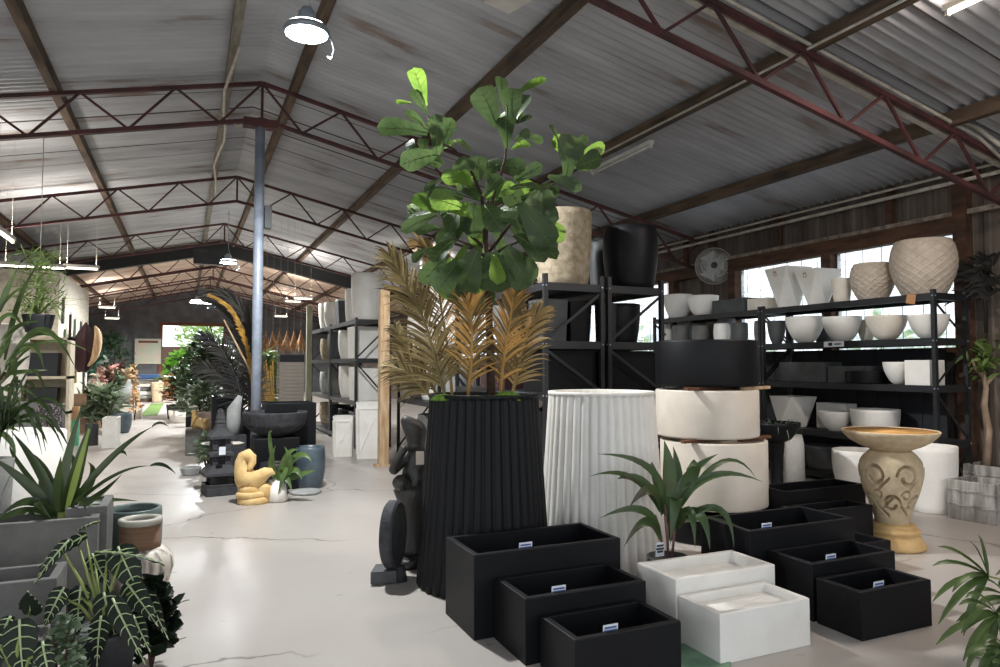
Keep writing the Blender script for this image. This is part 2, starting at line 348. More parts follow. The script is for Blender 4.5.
# eave ledge, lintel timbers, studs
mb = MB(); mb.box(XR-.14, XR-.0, 5.3, 22.6, WZ1, WZ1+.2); struct(mb.build('trim_1', brownt), 'brown timber lintel over the windows')
mb = MB(); mb.box(XR-.1, XR, -3, YE, WZ1+.2, WZ1+.26); struct(mb.build('trim_2', mat('dusty_ledge', '#9b9183', .9, c2='#6b6055', scale=14)), 'dusty ledge above the lintel')
mb = MB()
for y in (5.26, 7.16, 9.05, 10.65, 12.9, 15.3, 16.1, 19.4): mb.box(XR-.13, XR, y-.07, y+.09, 0 if y < 6 else WZ0-.1, WZ1 if y != 5.26 else ez-.05)
struct(mb.build('trim_3', brownt), 'brown timber window posts')
mb = MB()
for y in (4.1, 6.2, 8.1, 9.6, 10.3): mb.box(XR-.09, XR-.02, y-.04, y+.04, WZ1+.26, ez-.03)
struct(mb.build('trim_4', brownt), 'short timber studs under the eave')
mb = MB(); mb.box(XR-.12, XR, 5.3, 22.6, WZ0-.06, WZ0); struct(mb.build('trim_5', brownt), 'timber window sill')
# window panes: dirty glass with wire mesh and blown-out daylight behind
gmt = bpy.data.materials.new('dusty_window_glass'); gmt.use_nodes = True; t = gmt.node_tree; N = t.nodes.new; L = t.links.new
tr = N('ShaderNodeBsdfTransparent'); tl = N('ShaderNodeBsdfTranslucent'); tl.inputs[0].default_value = (.9, .95, 1, 1); mx = N('ShaderNodeMixShader')
nz = N('ShaderNodeTexNoise'); nz.inputs['Scale'].default_value = 9; nz.inputs['Detail'].default_value = 6; tcn = N('ShaderNodeTexCoord'); L(tcn.outputs['Object'], nz.inputs['Vector'])
rr = N('ShaderNodeValToRGB'); rr.color_ramp.elements[0].position = .4; rr.color_ramp.elements[0].color = (.12, .12, .12, 1); rr.color_ramp.elements[1].position = .6; rr.color_ramp.elements[1].color = (.5, .5, .5, 1)
L(nz.outputs[0], rr.inputs[0]); L(rr.outputs[0], mx.inputs[0]); L(tr.outputs[0], mx.inputs[1]); L(tl.outputs[0], mx.inputs[2]); L(mx.outputs[0], t.nodes['Material Output'].inputs[0])
wire = mat('window_wire', '#5a6066', .6)
for i, (a, b) in enumerate(wins):
    p = struct(MB().box(XR-.02, XR-.012, a, b, WZ0, WZ1+.05).build('window_%d' % (i+1), gmt), 'dusty glass window in the right wall, number %d from the camera' % (i+1))
    mb = MB(); y = a+.14
    while y < b: mb.box(XR-.032, XR-.026, y-.003, y+.003, WZ0, WZ1); y += .28
    for z in (2.0, 2.35, 2.7): mb.box(XR-.032, XR-.026, a, b, z-.003, z+.003)
    mb.build('window_wire', wire, p)
# dark transverse beam across the shed
mb = MB()
for x0, x1 in ((RX, XR), (XL, RX)):
    za, zb = rz_(x0)+.12, rz_(x1)+.12; h = .42
    mb.add([(x0, YB-.15, za), (x1, YB-.15, zb), (x1, YB-.15, zb-h), (x0, YB-.15, za-h), (x0, YB+.1, za), (x1, YB+.1, zb), (x1, YB+.1, zb-h), (x0, YB+.1, za-h)],
           [(0, 1, 2, 3), (7, 6, 5, 4), (0, 4, 5, 1), (3, 2, 6, 7), (0, 3, 7, 4), (1, 5, 6, 2)])
struct(mb.build('trim_6', mat('black_beam', '#2b2c2d', .7)), 'dark bulkhead beam crossing the shed under the roof')
# ------------------------------------------------------------------ roof trusses
ordw = ['nearest', 'second', 'third', 'fourth', 'fifth', 'sixth', 'seventh', 'eighth']
TY = [4.65, 9.9, 15.1, 20.3, 25.6, 29.2, 32.8, 36.4]
def truss(y, label):
    t = thing('roof_truss', label, 'roof truss', (RX, y, 0), 0, 'steel roof trusses'); dz = .5; n = 7; P = 1.07
    for s, e in ((1, XR-RX-.05), (-1, RX-XL-.05)):
        f = lambda u, low=0: (s*u, 0, RZ-SL*u-low)
        MB().bar(f(0), f(e), .055, .05).build('top_chord', redsteel, t)
        MB().bar(f(.0, dz), f(e, dz), .055, .05).build('bottom_chord', redsteel, t)
        for k in range(n+1):
            u0 = k*P; 
            if u0+P/2 <= e: MB().bar(f(u0), f(u0+P/2, dz), .028).build('web_bar', redsteel, t)
            if u0+P <= e: MB().bar(f(u0+P/2, dz), f(u0+P), .028).build('web_bar', redsteel, t)
    MB().bar((0, 0, RZ), (0, 0, RZ-dz), .035, up=(0, 1, 0)).build('king_post', redsteel, t)
    return t
places = ['crossing the top right of the view', 'carried by the round steel post', 'behind the steel post', 'just before the dark beam', 'just past the dark beam', 'over the middle of the far shed', 'near the far end of the shed', 'closest to the far gable wall']
truss0 = None
for i, y in enumerate(TY):
    lb = '%s dark red steel lattice roof truss, %s' % (ordw[i], places[i])
    if truss0 is None: truss0 = truss(y, lb)
    else: copy_tree(truss0, (RX, y, 0), 0, lb)
# purlins -------------------------------------------------------------
pur = [(.45, 'pale purlin just left of the ridge with a cable along it'), (1.3, 'timber purlin just right of the ridge'), (3.27, 'third purlin from the ridge, passing above the fig tree'),
       (5.24, 'timber purlin with a white cable, above the unlit tube light'), (7.2, 'brown timber purlin nearest above the right windows'), (-1.54, 'timber purlin running up the left roof slope'), (-3.5, 'outer timber purlin high over the left side')]
for x, lb in pur:
    y1 = YB-.2; z = rz_(x)
    m = timber if x > 5 or x < -1 else (lgry if x < .6 else bark)
    o = MB().box(-.05, .05, -3, y1, .025, .17).build('timber_purlin', timber if x != .45 else mat('pale_purlin_timber', '#8b8478', .85, c2='#6d675e', stretch=(4, .6, 4)), loc=(x, 0, z)); tag(o, lb, 'roof beam')
for x in (-3.5, -1.54, .45, 1.3, 3.27, 5.24, 7.2):
    o = MB().box(-.05, .05, YB+.15, YE, .025, .17).build('timber_purlin', timber, loc=(x, 0, rz_(x))); tag(o, 'timber purlin under the brown roof beyond the dark beam, ' + {-3.5: 'outer one on the left', -1.54: 'inner one on the left', .45: 'just left of the ridge', 1.3: 'just right of the ridge', 3.27: 'second right of the ridge', 5.24: 'third right of the ridge', 7.2: 'outermost on the right'}[x], 'roof beam')
# conduits
mb = MB(); mb.tube([(5.17, y, rz_(5.2)+.02) for y in (1, 6, 12, 18)], .013, 6); tag(mb.build('electrical_conduit', cond), 'thin white cable along the purlin above the unlit tube light', 'cable')
mb = MB()
mb.tube([(x, 4.6, rz_(x)+.05) for x in (1.5, 3, 5, 7, 7.6)]+[(8.0, 4.6, rz_(8.0)-.05), (8.25, 4.62, rz_(8)-.12)], .02, 6)
tag(mb.build('electrical_conduit', cond), 'pale round conduit along the top of the nearest truss', 'cable')
mb = MB(); mb.box(2.2, 8.2, 4.70, 4.76, 0, .02); 
mb = MB(); mb.bar((2.2, 4.75, rz_(2.2)+.0), (8.25, 4.75, rz_(8.25)+.0), .07, .03); tag(mb.build('cable_duct', cond), 'flat cream cable duct behind the nearest truss', 'cable')
mb = MB(); mb.tube([(7.2, 4.75, rz_(7.2)+.05), (7.35, 4.7, rz_(7.2)+.16), (7.6, 4.6, rz_(7.6)+.14), (7.85, 4.5, rz_(7.8)-.02), (8.2, 4.4, rz_(8.2)-.12)], .024, 8); tag(mb.build('bent_conduit', cond), 'looped white pipe bend near the top right corner', 'pipe')
mb = MB(); mb.tube([(XR-.12, y, ez-.2) for y in (0, 8, 20, 38)], .025, 6); tag(mb.build('eave_pipe', cond), 'long pale pipe under the right eave', 'pipe')
mb = MB(); mb.tube([(XR-.2, y, ez-.12) for y in (0, 8, 20, 38)], .016, 6); tag(mb.build('eave_pipe', cond), 'thinner upper pipe under the right eave', 'pipe')
mb = MB(); pts = [(.45+.05*math.sin(y*1.7), y, rz_(.45)-.02-.05*abs(math.sin(y*.9))) for y in [8.5, 9.3, 10, 10.8, 11.5, 12.2, 13, 14, 15, 16]]
mb.tube(pts, .02, 6); mb.tube([(.35, 10.8, rz_(.4)-.08), (.6, 10.6, rz_(.4)-.3), (.85, 10.2, rz_(.4)-.35)], .01, 6); tag(mb.build('hanging_cable', cond), 'loose white cable draped along the ridge purlin', 'cable')
# ------------------------------------------------------------------ lamps
def point(name, loc, power, colr, rad, parent=None, spot=None):
    l = bpy.data.lights.new(name, 'SPOT' if spot else 'POINT'); l.energy = power; l.color = colr; l.shadow_soft_size = rad
    if spot: l.spot_size = math.radians(spot); l.spot_blend = .4
    o = bpy.data.objects.new(name, l); col.objects.link(o); o.location = loc
    if parent: o.parent = parent
    return o
def high_bay(loc, label, power, tilt=0, r=.16, colr=(.97, .99, 1)):
    t = thing('high_bay_lamp', label, 'lamp', loc, 0, 'high bay lamps')
    alu = mat('lamp_housing', '#9aa4ad', .4, .5)
    MB().lathe([(r*1.05, .0), (r*1.1, .03), (r*1.0, .06), (r*.45, .10), (r*.4, .2), (r*.25, .22), (r*.25, .24)], 28).build('lamp_housing', alu, t)
    MB().lathe([(.0001, -.012), (r*.6, -.012), (r*.98, -.002), (r*.98, .006)], 28).build('lamp_lens', lampm, t)
    MB().lathe([(r*.96, .045), (r*.9, .075), (r*.8, .07)], 28).build('glowing_collar', lampm, t)
    MB().tube([(r*.3, 0, .2), (0, 0, .36), (0, 0, max(.5, rz_(loc[0])-loc[2]+.15))], .008, 6).build('lamp_cord', alu, t)
    MB().tube([(r*1.12, 0, .02), (r*1.3, 0, -.1), (r*1.15, 0, -.2), (r*1.0, 0, -.17)], .006, 6).build('lamp_hook', alu, t)
    point('lamp_light', (0, 0, -.1), power, colr, r*.55, t, spot=168)
    return t
high_bay((.94, 6.4, 4.5), 'big bright high bay lamp hanging above the fig tree side of the aisle', 1080, r=.19)
high_bay((.93, 19.2, 4.12), 'bright round lamp on the ridge, seen beside the top of the steel post', 1400, r=.2)
high_bay((.35, 27.5, 3.75), 'bright round lamp near the black feathery fronds', 2000, r=.3)
high_bay((.9, 34.5, 4.3), 'lamp furthest down the shed near the gable', 1200, r=.2)
def batten(loc, L_, rz, label, power=0, colr=(1, .92, .82), lit=True, wires=None, twin=False):
    t = thing('tube_light', label, 'tube light', loc, rz, 'fluorescent tube lights')
    bevel(MB().box(-L_/2, L_/2, -.035, .035, 0, .05).build('light_batten', battm, t), .005)
    MB().tube([(-L_/2+.04, 0, -.022), (L_/2-.04, 0, -.022)], .016, 10).build('fluorescent_tube', tubem if lit else battm, t)
    for s in (-1, 1):
        MB().box(s*(L_/2-.025)-.012, s*(L_/2-.025)+.012, -.02, .02, -.045, .0).build('lamp_holder', battm, t)
        if wires: MB().tube([(s*L_*.4, 0, .05), (s*L_*.4, 0, wires)], .0018, 5).build('suspension_wire', cond, t)
    if power:
        l = bpy.data.lights.new('tube_glow', 'AREA'); l.shape = 'RECTANGLE'; l.size = L_-.1; l.size_y = .05; l.energy = power; l.color = colr
        o = bpy.data.objects.new('tube_glow', l); col.objects.link(o); o.parent = t; o.location = (0, 0, -.06); 
        l2 = l.copy(); l2.energy = power*.5; o2 = bpy.data.objects.new('tube_glow', l2); col.objects.link(o2); o2.parent = t; o2.location = (0, 0, .07); o2.rotation_euler = (PI, 0, 0)
    return t
pA, pB = at(592, 173, X=5.3), at(652, 143, X=5.3)
batten((5.3, (pA.y+pB.y)/2, (pA.z+pB.z)/2), abs(pA.y-pB.y), PI/2, 'unlit white tube light under the purlin right of the fig tree', lit=False)
p = at(945, 12, X=5.45); batten((5.45, p.y-.62, p.z), 1.25, PI/2, 'glowing tube light cut off by the top right corner', 85, (1, .86, .76), wires=rz_(5.45)+.18-p.z)
p = at(33, 266, Y=15.1); batten((p.x, p.y, p.z), 1.05, 0, 'lit tube light above the cream display wall, the left one', 45, wires=rz_(p.x)+.18-p.z)
p = at(72, 265, Y=15.1); batten((p.x+.12, p.y+.3, p.z), .6, 0, 'short lit tube light above the right end of the display wall', 30, wires=rz_(p.x)+.18-p.z)
p = at(5, 235, Y=11.5); batten((p.x, p.y, p.z), 1.0, PI/2, 'lit tube light at the far left edge, pointing down the shed', 45, wires=rz_(p.x)+.18-p.z)
p = at(236, 303, Y=33); 
for px, py, y, lb in ((107, 307, 30, 'small lit tube on the left of the far shed'), (112, 318, 34, 'lit tube left of the far doorway'), (293, 301, 27, 'small lit tube to the right beyond the steel post'), (281, 316, 33, 'lit tube in the far right bay of the shed'), (303, 298, 22, 'warm lit tube over the left post of the white pot rack'), (430, 262, 17, 'warm lit tube behind the golden palm leaves')):
    p = at(px, py, Y=y); batten((p.x, p.y, min(p.z, rz_(p.x)-.3)), .6, 0, lb, 60, wires=rz_(p.x)+.18-min(p.z, rz_(p.x)-.3))
# fixtures on the roof at top centre
t = thing('flood_light', 'square white-edged flood light on a black bracket at the top edge', 'lamp', at(508, 2, Z=4.75), .3)
MB().trough(.3, .3, .05, .03, .03).build('light_frame', battm, t); MB().box(-.13, .13, -.13, .13, .05, .08).build('light_back', shelfb, t)
o = MB().bar((1.75, 4.1, 4.95), (2.6, 5.2, 4.85), .07, .05).build('black_bracket', rackm); tag(o, 'black steel bracket arm under the roof at the top centre', 'bracket')
# steel post
t = thing('steel_post', 'round galvanised steel post in the middle of the shed', 'post', (RX-.02, 9.9, 0))
MB().tube([(0, 0, 0), (0, 0, 4.72)], .065, 20).build('post', galv, t)
MB().box(-.22, .22, -.08, .08, 4.72, 4.83).build('cap_plate', redsteel, t); MB().box(-.13, .13, -.13, .13, 0, .015).build('base_plate', galv, t)
MB().box(.07, .16, -.07, .07, 3.35, 3.65).build('junction_box', shelfb, t)
def wood_post(px, py, top, label, m, w, foot=True):
    p = fl(px, py); d = depth((p.x, p.y, 0)); t = thing('timber_post', label, 'post', (p.x, p.y, 0))
    h = CAM_H+(365-top)*d/FPX
    bevel(MB().box(-w/2, w/2, -w/2, w/2, 0, h).build('post', m, t), .004)
    if foot: MB().box(-w*.9, w*.6, -w*.6, w*.6, 0, .03).build('foot_board', m, t)
wood_post(383, 466, 290, 'raw pale timber post beside the dried palm leaves', timberp, .14)
wood_post(308, 431, 306, 'grey-green timber post at the far end of the white pot rack', timberg, .12, False)
# black box at ridge on beam
o = MB().box(-.5, .5, -.15, .15, -.25, .2).build('speaker_box', shelfb, loc=(RX-.25, 22.6, 4.75)); tag(o, 'black box unit fixed under the ridge before the dark beam', 'box')
# wall fan
p = at(714, 266, X=8.15); t = thing('wall_fan', 'grey wire-caged fan high on the right wall', 'fan', p)
ax = V((-.62, -.78, 0)).normalized(); sdv = V((0, 0, 1)).cross(ax); R = .31; fanm = mat('fan_steel', '#cfcec9', .45, .1)
def disc(mb, r0, r1, z0, z1, n=40):
    vs = []
    for (r, z) in ((r0, z0), (r1, z1)):
        for j in range(n): a = 2*PI*j/n; vs.append(ax*z+(sdv*math.cos(a)+V((0, 0, 1))*math.sin(a))*r)
    mb.add(vs, [(j, (j+1) % n, n+(j+1) % n, n+j) for j in range(n)], True)
mb = MB()
for z in (.08, -.08):
    for j in range(110):
        a = 2*PI*j/110; e = (sdv*math.cos(a)+V((0, 0, 1))*math.sin(a)); mb.tube([e*.05+ax*(z*1.1), e*.2+ax*z, e*R], .0022, 4)
for r, z in ((R, 0), (.2, .08), (.12, .085), (.2, -.08)): mb.tube([ax*z+(sdv*math.cos(a*PI/16)+V((0, 0, 1))*math.sin(a*PI/16))*r for a in range(33)], .005 if r > .3 else .003, 6)
mb.build('fan_cage', fanm, t)
for k in range(3):
    mb = MB(); a0 = k*2*PI/3
    vs = []
    for i in range(6):
        rr = .04+.23*i/5; 
        for w_ in (-.5, .5):
            a = a0+w_*(.9+.2*i/5); vs.append((sdv*math.cos(a)+V((0, 0, 1))*math.sin(a))*rr+ax*(.04*w_))
    mb.add(vs, [(2*i, 2*i+1, 2*i+3, 2*i+2) for i in range(5)], True); mb.build('fan_blade', fanm, t)
mb = MB(); mb.tube([ax*-.12, ax*.1], [.05, .055], 16); mb.build('fan_hub', dgry, t)
MB().tube([ax*-.12, V((.0, 0, -.05)), V((.25, 0, -.05))], .02, 8).build('fan_bracket', dgry, t)
# outdoors beyond windows and door
om = [mat('sunny_shrub', '#9ccc4a', .7, c2='#6fae2e', scale=5, trans=.3), mat('pale_shrub', '#c3d6a0', .7, c2='#8fb35e', scale=5, trans=.3)]
def bush(loc, r, h, m, n, label, name='bush', cat='bush', lf=.25, seed=1, group=None, prof='lance', lw=.4):
    rr = random.Random(seed); mb = MB()
    for i in range(n):
        a = rr.uniform(0, 2*PI); ph = rr.uniform(-.3, 1); q = V((math.cos(a)*math.cos(ph*1.5), math.sin(a)*math.cos(ph*1.5), .0))
        c = V((q.x*r*rr.uniform(.35, 1), q.y*r*rr.uniform(.35, 1), h*(.5+.5*math.sin(ph*1.5))*rr.uniform(.75, 1)))
        d = V((rr.gauss(0, 1), rr.gauss(0, 1), rr.uniform(-.3, .9))).normalized()*lf*rr.uniform(.6, 1.2)
        mb.leaf(c, c+d*.5+V((0, 0, lf*.15)), c+d, lf*lw, prof, (rr.gauss(0, .5), rr.gauss(0, .5), 1), .1, 4)
    t = thing(name, label, cat, loc, 0, group); mb.build('foliage', m, t)
    ms = MB()
    for k in range(5):
        a = k*1.3; ms.tube([(0, 0, 0), (math.cos(a)*r*.3, math.sin(a)*r*.3, h*.5), (math.cos(a)*r*.5, math.sin(a)*r*.5, h*.85)], [.03*r+.005, .02*r+.004, .004], 6)
    ms.build('stems', bark, t); return t
bush((-.3, 43, -.13), .9, 2.3, om[0], 700, 'lime green bush outside the far doorway, on its left', lf=.5, seed=3)
bush((2.2, 49, -.13), 3.2, 6.6, om[1], 1500, 'pale green tree outside the far doorway, behind the brick wall', 'tree', 'tree', .6, 4)
bush((1.0, 41.4, -.13), .7, .8, om[0], 350, 'low green shrub on the doorstep outside the far doorway', lf=.35, seed=5)
o = MB().box(-6, 6, 0, .2, 0, 2.7).build('brick_wall', mat('outdoor_brick', '#9a6a5a', .9, c2='#7d6a62', scale=7), loc=(1.2, 45, -.13)); tag(o, 'reddish brick wall seen outside through the far doorway', 'wall')
for i, (x, y, r, h) in enumerate([(12, 7, 1.2, 2.4), (13, 10, 1.6, 2.6), (12.5, 14, 1.6, 2.5), (13, 19, 2, 2.8)]):
    bush((x, y, -.13), r, h, om[1], 260, 'pale bush outside, %s window of the right wall' % ['beyond the big lattice pot', 'beyond the faceted planters and second', 'beyond the wall fan and third', 'beyond the far end'][i], lf=.4, seed=20+i)
# ------------------------------------------------------------------ rectangular planters
def price_card(t, x, y, z, w=.055, h=.05, blue=True, tilt=-.08):
    c = MB().obox((x, y, z), (w/2, 0, 0), (0, .001, 0), (0, tilt*h/2, h/2)).build('price_card', tagw, t)
    mb = MB()
    for k, ww in ((.55, .8), (.1, .9), (-.3, .7)): mb.obox((x, y-.0022+tilt*h/2*k, z+k*h/2), (w/2*ww, 0, 0), (0, .0006, 0), (0, tilt*.002, h*.075))
    mb.build('card_print', tagb if blue else tagk, c)
    return c
def planter(x0, y0, w, d, h, m, label, name='rectangular_planter', t=.035, card=None, group=None, inner=None):
    t_ = thing(name, label, 'planter', (x0+w/2, y0+d/2, 0), 0, group)
    bevel(MB().trough(w, d, h, t, h*.55).build('box', m, t_), .005, 2)
    if inner: MB().box(-w/2+t+.002, w/2-t-.002, -d/2+t+.002, d/2-t-.002, h*.74-.02, h*.74+.02).build('soil', inner, t_)
    if card: price_card(t_, card*w/2, -d/2+t+.004, h-.004, .082, .065)
    return t_
planter(1.455, 3.60, .95, .46, .46, blk, 'largest of the three black rectangular troughs at the front left, a card on its rim', card=-.30)
planter(1.57, 3.20, .73, .385, .33, blk, 'middle-sized front black trough between the largest and the smallest one', card=-.42)
planter(1.64, 2.83, .60, .345, .245, blk, 'smallest black trough, nearest the camera at the bottom edge', card=-.28)
planter(2.46, 3.15, .72, .36, .33, wht, 'larger white rectangular trough next to the black front troughs', card=None, inner=wht2)
planter(2.465, 2.81, .615, .325, .25, wht, 'smaller white trough in front of the larger white one', inner=wht2)
planter(3.24, 3.41, .93, .46, .46, blk, 'largest of the right-hand black troughs, beside the cordyline plant', card=-.62)
planter(3.37, 3.05, .71, .345, .334, blk, 'middle black trough of the right-hand set, before the limestone bowl', card=-.45)
planter(3.375, 2.73, .575, .30, .262, blk, 'smallest right-hand black trough, furthest to the front right', card=-.35)
def floorpl(px, py, z):
    return at(px, py, Z=z)
p = at(810, 512, Z=.36); planter(4.40, 4.03, .74, .26, .36, blk, 'black trough half hidden behind the limestone pedestal')
p = at(772, 486, Z=.52); planter(4.60, 4.42, .95, .35, .44, blk, 'black trough at the back of the trough row, under the black bowl')
planter(4.40, 3.62, .40, .36, .2, blk, 'low black trough tucked between the big trough and the limestone pedestal')
# ------------------------------------------------------------------ tall fluted planters
def fluted(px, d, m, label, rt, rb, h=1.3, n=38, ph=0):
    b = at(px, 400, D=d); t = thing('fluted_planter', label, 'planter', (b.x, b.y, 0))
    def fn(th, r, z): 
        if z > h-.03 or r < rt*.9: return r
        c = abs(math.sin(n*th/2+ph)); return r-.021*(1-c)**1.4
    prof = [(rb-.01, 0), (rb, .01)]+[(rb+(rt-rb)*k/14, .01+(h-.05)*k/14) for k in range(1, 15)]+[(rt, h-.03), (rt+.004, h-.022), (rt+.004, h-.004), (rt, h), (rt-.028, h), (rt-.03, h-.01), (rt-.03, h-.2), (.001, h-.2)]
    MB().lathe(prof, n*8, fn=fn).build('fluted_body', m, t)
    return t, b
FBT, FB = fluted(484, 4.95, blk, 'tall black fluted planter holding the fiddle-leaf fig', .385, .47)
FWT, FW = fluted(601, 5.42, wht, 'tall empty white fluted planter beside the black one', .405, .49, 1.3, 40)
MB().lathe([(.352, 1.14), (.352, 1.2), (.2, 1.215), (.0001, 1.22)], 40).build('soil', soil, FBT)
# ------------------------------------------------------------------ stacked drums
DC = (4.25, 4.98)
def drum(z0, z1, r, m, dx, label, closed=False):
    t = thing('drum_planter', label, 'planter', (DC[0]+dx, DC[1]-dx*.4, z0), 0, None); h = z1-z0
    MB().lathe([(r-.02, 0), (r-.004, .006), (r, .02), (r, h-.015), (r-.004, h-.003), (r-.01, h), (r-.03, h), (r-.035, h-.01), (r-.035, h-.25), (.001, h-.25)], 72).build('drum_wall', m, t); return t
drum(0, .25, .45, blk, .0, 'low black drum planter at the bottom of the drum stack')
drum(.28, .845, .46, drm, .05, 'lower white drum planter of the stack')
drum(.875, 1.285, .445, drm, -.0, 'upper white drum planter of the stack, under the black one')
drum(1.315, 1.715, .445, blk, 0, 'black drum planter on top of the drum stack')
for k, z in enumerate((.251, .846, 1.286)):
    for j, (a, b, ang) in enumerate([(-.47, .1, .0), (.05, .53, .25)]):
        y = -.2 if j == 0 else -.30
        o = MB().bar((a, y-.05*k, 0), (b, y+ang*.4, 0), .045, .026).build('wooden_batten', woodb if not (k == 2 and j == 1) else timberp, loc=(DC[0], DC[1], z+.0145))
        tag(o, 'thin wooden batten %s of the gap %s' % (['poking out at the left', 'poking out at the right'][j], ['above the bottom black drum', 'between the two white drums', 'under the top black drum'][k]), 'wood batten')
# ------------------------------------------------------------------ racks
def rack(name, label, x0, x1, y0, y1, levels, h, ends='xy', mp=.045, nb=5, axis='y'):
    t = thing(name, label, 'shelf rack', ((x0+x1)/2, (y0+y1)/2, 0)); W = (x1-x0)/2; D = (y1-y0)/2
    for sx_ in (-1, 1):
        for sy_ in (-1, 1):
            mb = MB(); mb.box(sx_*W-mp/2, sx_*W+mp/2, sy_*D-mp/2, sy_*D+mp/2, 0, h)
            p = mb.build('upright', rackm, t)
            mb = MB()
            for z in levels: mb.tube([(sx_*W, sy_*D-mp/2-.004, z-.03), (sx_*W, sy_*D-mp/2+.001, z-.03)], .009, 8); mb.tube([(sx_*W-mp/2-.004, sy_*D, z-.03), (sx_*W-mp/2+.001, sy_*D, z-.03)], .009, 8)
            mb.build('rivet', galv, p)
    for z in levels:
        mb = MB(); mb.box(-W, W, -D, D, z-.012, z); 
        s = mb.build('shelf_board', shelfb, t)
        mb = MB()
        for sx_ in (-1, 1): mb.box(sx_*W-.016, sx_*W+.016, -D, D, z-.075, z+.002)
        for sy_ in (-1, 1): mb.box(-W, W, sy_*D-.016, sy_*D+.016, z-.075, z+.002)
        mb.build('shelf_beam', rackm, s)
    if axis == 'y':      # braced ends face the camera
        for sy_ in (-1, 1):
            zs = [.12]+[l for l in levels[1:]]; 
            for i in range(len(zs)-1):
                a, b = (-1, 1) if i % 2 == 0 else (1, -1)
                MB().bar((a*W, sy_*D, zs[i]), (b*W, sy_*D, zs[i+1]-.08), .03, .006, up=(0, 1, 0)).build('brace', rackm, t)
    return t
RLV = [.12, .65, 1.27, 1.80, 2.30]
rack('steel_rack', 'black steel rack bay along the right wall, carrying the lattice pots', 7.53, 8.07, 5.09, 7.60, RLV, 2.34)
rack('steel_rack', 'black steel rack bay along the right wall, behind the drums, with small grey pots', 7.53, 8.07, 7.66, 10.15, RLV, 2.34)
BLV = [.12, 1.30, 1.80, 2.32]
BLV = [.12, 1.22, 1.74, 2.33]
rack('steel_rack', 'tall black rack end left of centre, carrying the sandstone pot', 3.27, 3.93, 6.2, 8.7, BLV, 2.42)
rack('steel_rack', 'tall black rack end right of the sandstone pot, carrying the black tub', 4.02, 4.69, 6.2, 8.7, BLV, 2.42)
CLV = [.12, .84, 1.62, 2.33]
rack('steel_rack', 'black rack full of big white pots by the pale timber post, near bay', 2.79, 3.42, 12.6, 15.0, CLV, 2.36)
rack('steel_rack', 'black rack by the grey-green timber post, far bay of the white pots', 2.79, 3.42, 15.08, 17.5, CLV, 2.36)
# ------------------------------------------------------------------ pots
def bowlprof(r, h, rb=.5, th=.018, e=.55, rim=0):
    pr = [(r*rb*.9, 0), (r*rb, .006)]
    for k in range(1, 11):
        u = k/10; pr.append((r*(rb+(1-rb)*math.sin(u*PI/2)**e) if e else r, h*u))
    pr += [(r+rim, h), (r-th, h+.001)]
    for k in range(9, 1, -1):
        u = k/10; pr.append((r*(rb+(1-rb)*math.sin(u*PI/2)**e)-th, h*u))
    pr.append((.0005, h*.2)); return pr
def pot(prof, label, loc, m, name='round_pot', cat='pot', seg=40, fn=None, group=None, rz=0, part=None):
    mb = MB(); mb.lathe(prof, seg, fn=fn)
    o = mb.build(name, m, loc=loc, rz=rz); tag(o, label, cat, group); return o
def tub(r, h, rb=.8, th=.02, bulge=0):
    pr = [(r*rb-.01, 0), (r*rb, .008)]
    for k in range(1, 11):
        u = k/10; pr.append((r*(rb+(1-rb)*u)+bulge*math.sin(u*PI), h*u))
    pr += [(r-th*.3, h+.004), (r-th, h)]
    for k in range(9, 1, -1):
        u = k/10; pr.append((r*(rb+(1-rb)*u)+bulge*math.sin(u*PI)-th, h*u))
    pr.append((.0005, h*.15)); return pr
def onshelf(px0, px1, X, y_top, z, off=0):   # pixel span at wall distance X -> centre, radius, height
    c = at((px0+px1)/2, 350, X=X); d = depth(c); r = (px1-px0)/2*d/FPX; top = at((px0+px1)/2, y_top, X=X).z
    return V((c.x, c.y, z)), r, top-z
T5, T4, T3, T2 = 2.302, 1.802, 1.272, .652
# top shelf, right bay
def faceted(px0, px1, ytop, X, z, m, label, rz, hh=None, name='faceted_planter', r2=.62):
    c, r, h = onshelf(px0, px1, X, ytop, z); a = r; mb = MB()
    top = [(math.cos(k*PI/2+PI/4)*a, math.sin(k*PI/2+PI/4)*a, h) for k in range(4)]
    bot = [(math.cos(k*PI/2)*a*r2, math.sin(k*PI/2)*a*r2, 0) for k in range(4)]
    it = [(x*.86, y*.86, h) for x, y, _ in top]; ib = [(x*.8, y*.8, h*.25) for x, y, _ in bot]
    vs = bot+top+it+ib; fs = [(3, 2, 1, 0)]
    for k in range(4):
        fs += [(k, 4+k, 4+(k-1) % 4), (k, (k+1) % 4, 4+k), (4+k, 4+(k+1) % 4, 8+(k+1) % 4, 8+k), (12+k, 8+(k-1) % 4, 8+k), (12+k, 8+k, 12+(k+1) % 4)]
    fs.append((12, 13, 14, 15)); mb.add(vs, fs); o = mb.build(name, m, loc=c, rz=rz); tag(o, label, 'planter'); return o, c, a, h
def wallcard(o, loc, nrm, w=.06, h=.08, parent_name='price_card', m=None):
    s = V(nrm).cross(V((0, 0, 1))).normalized(); n = V(nrm).normalized(); up = s.cross(n)
    c = MB().obox(loc, s*w/2, n*.0012, up*h/2).build(parent_name, m or tago, o)
    mb = MB(); mb.obox(V(loc)+n*.002, s*w*.25, n*.0007, up*h*.25); mb.build('card_print', tagw, c); return c
for (a, b, yt, lb) in ((767, 812, 268, 'left white faceted diamond planter on the top shelf, a tan card on it'), (797, 841, 270, 'right white faceted diamond planter on the top shelf, a tan card on it')):
    o, c, s_, h = faceted(a, b, yt, 7.80, T5, wht, lb, -.12, r2=.55)
    wallcard(o, (-s_*.69, s_*.02, h*.84), (-1, 0, -.22))
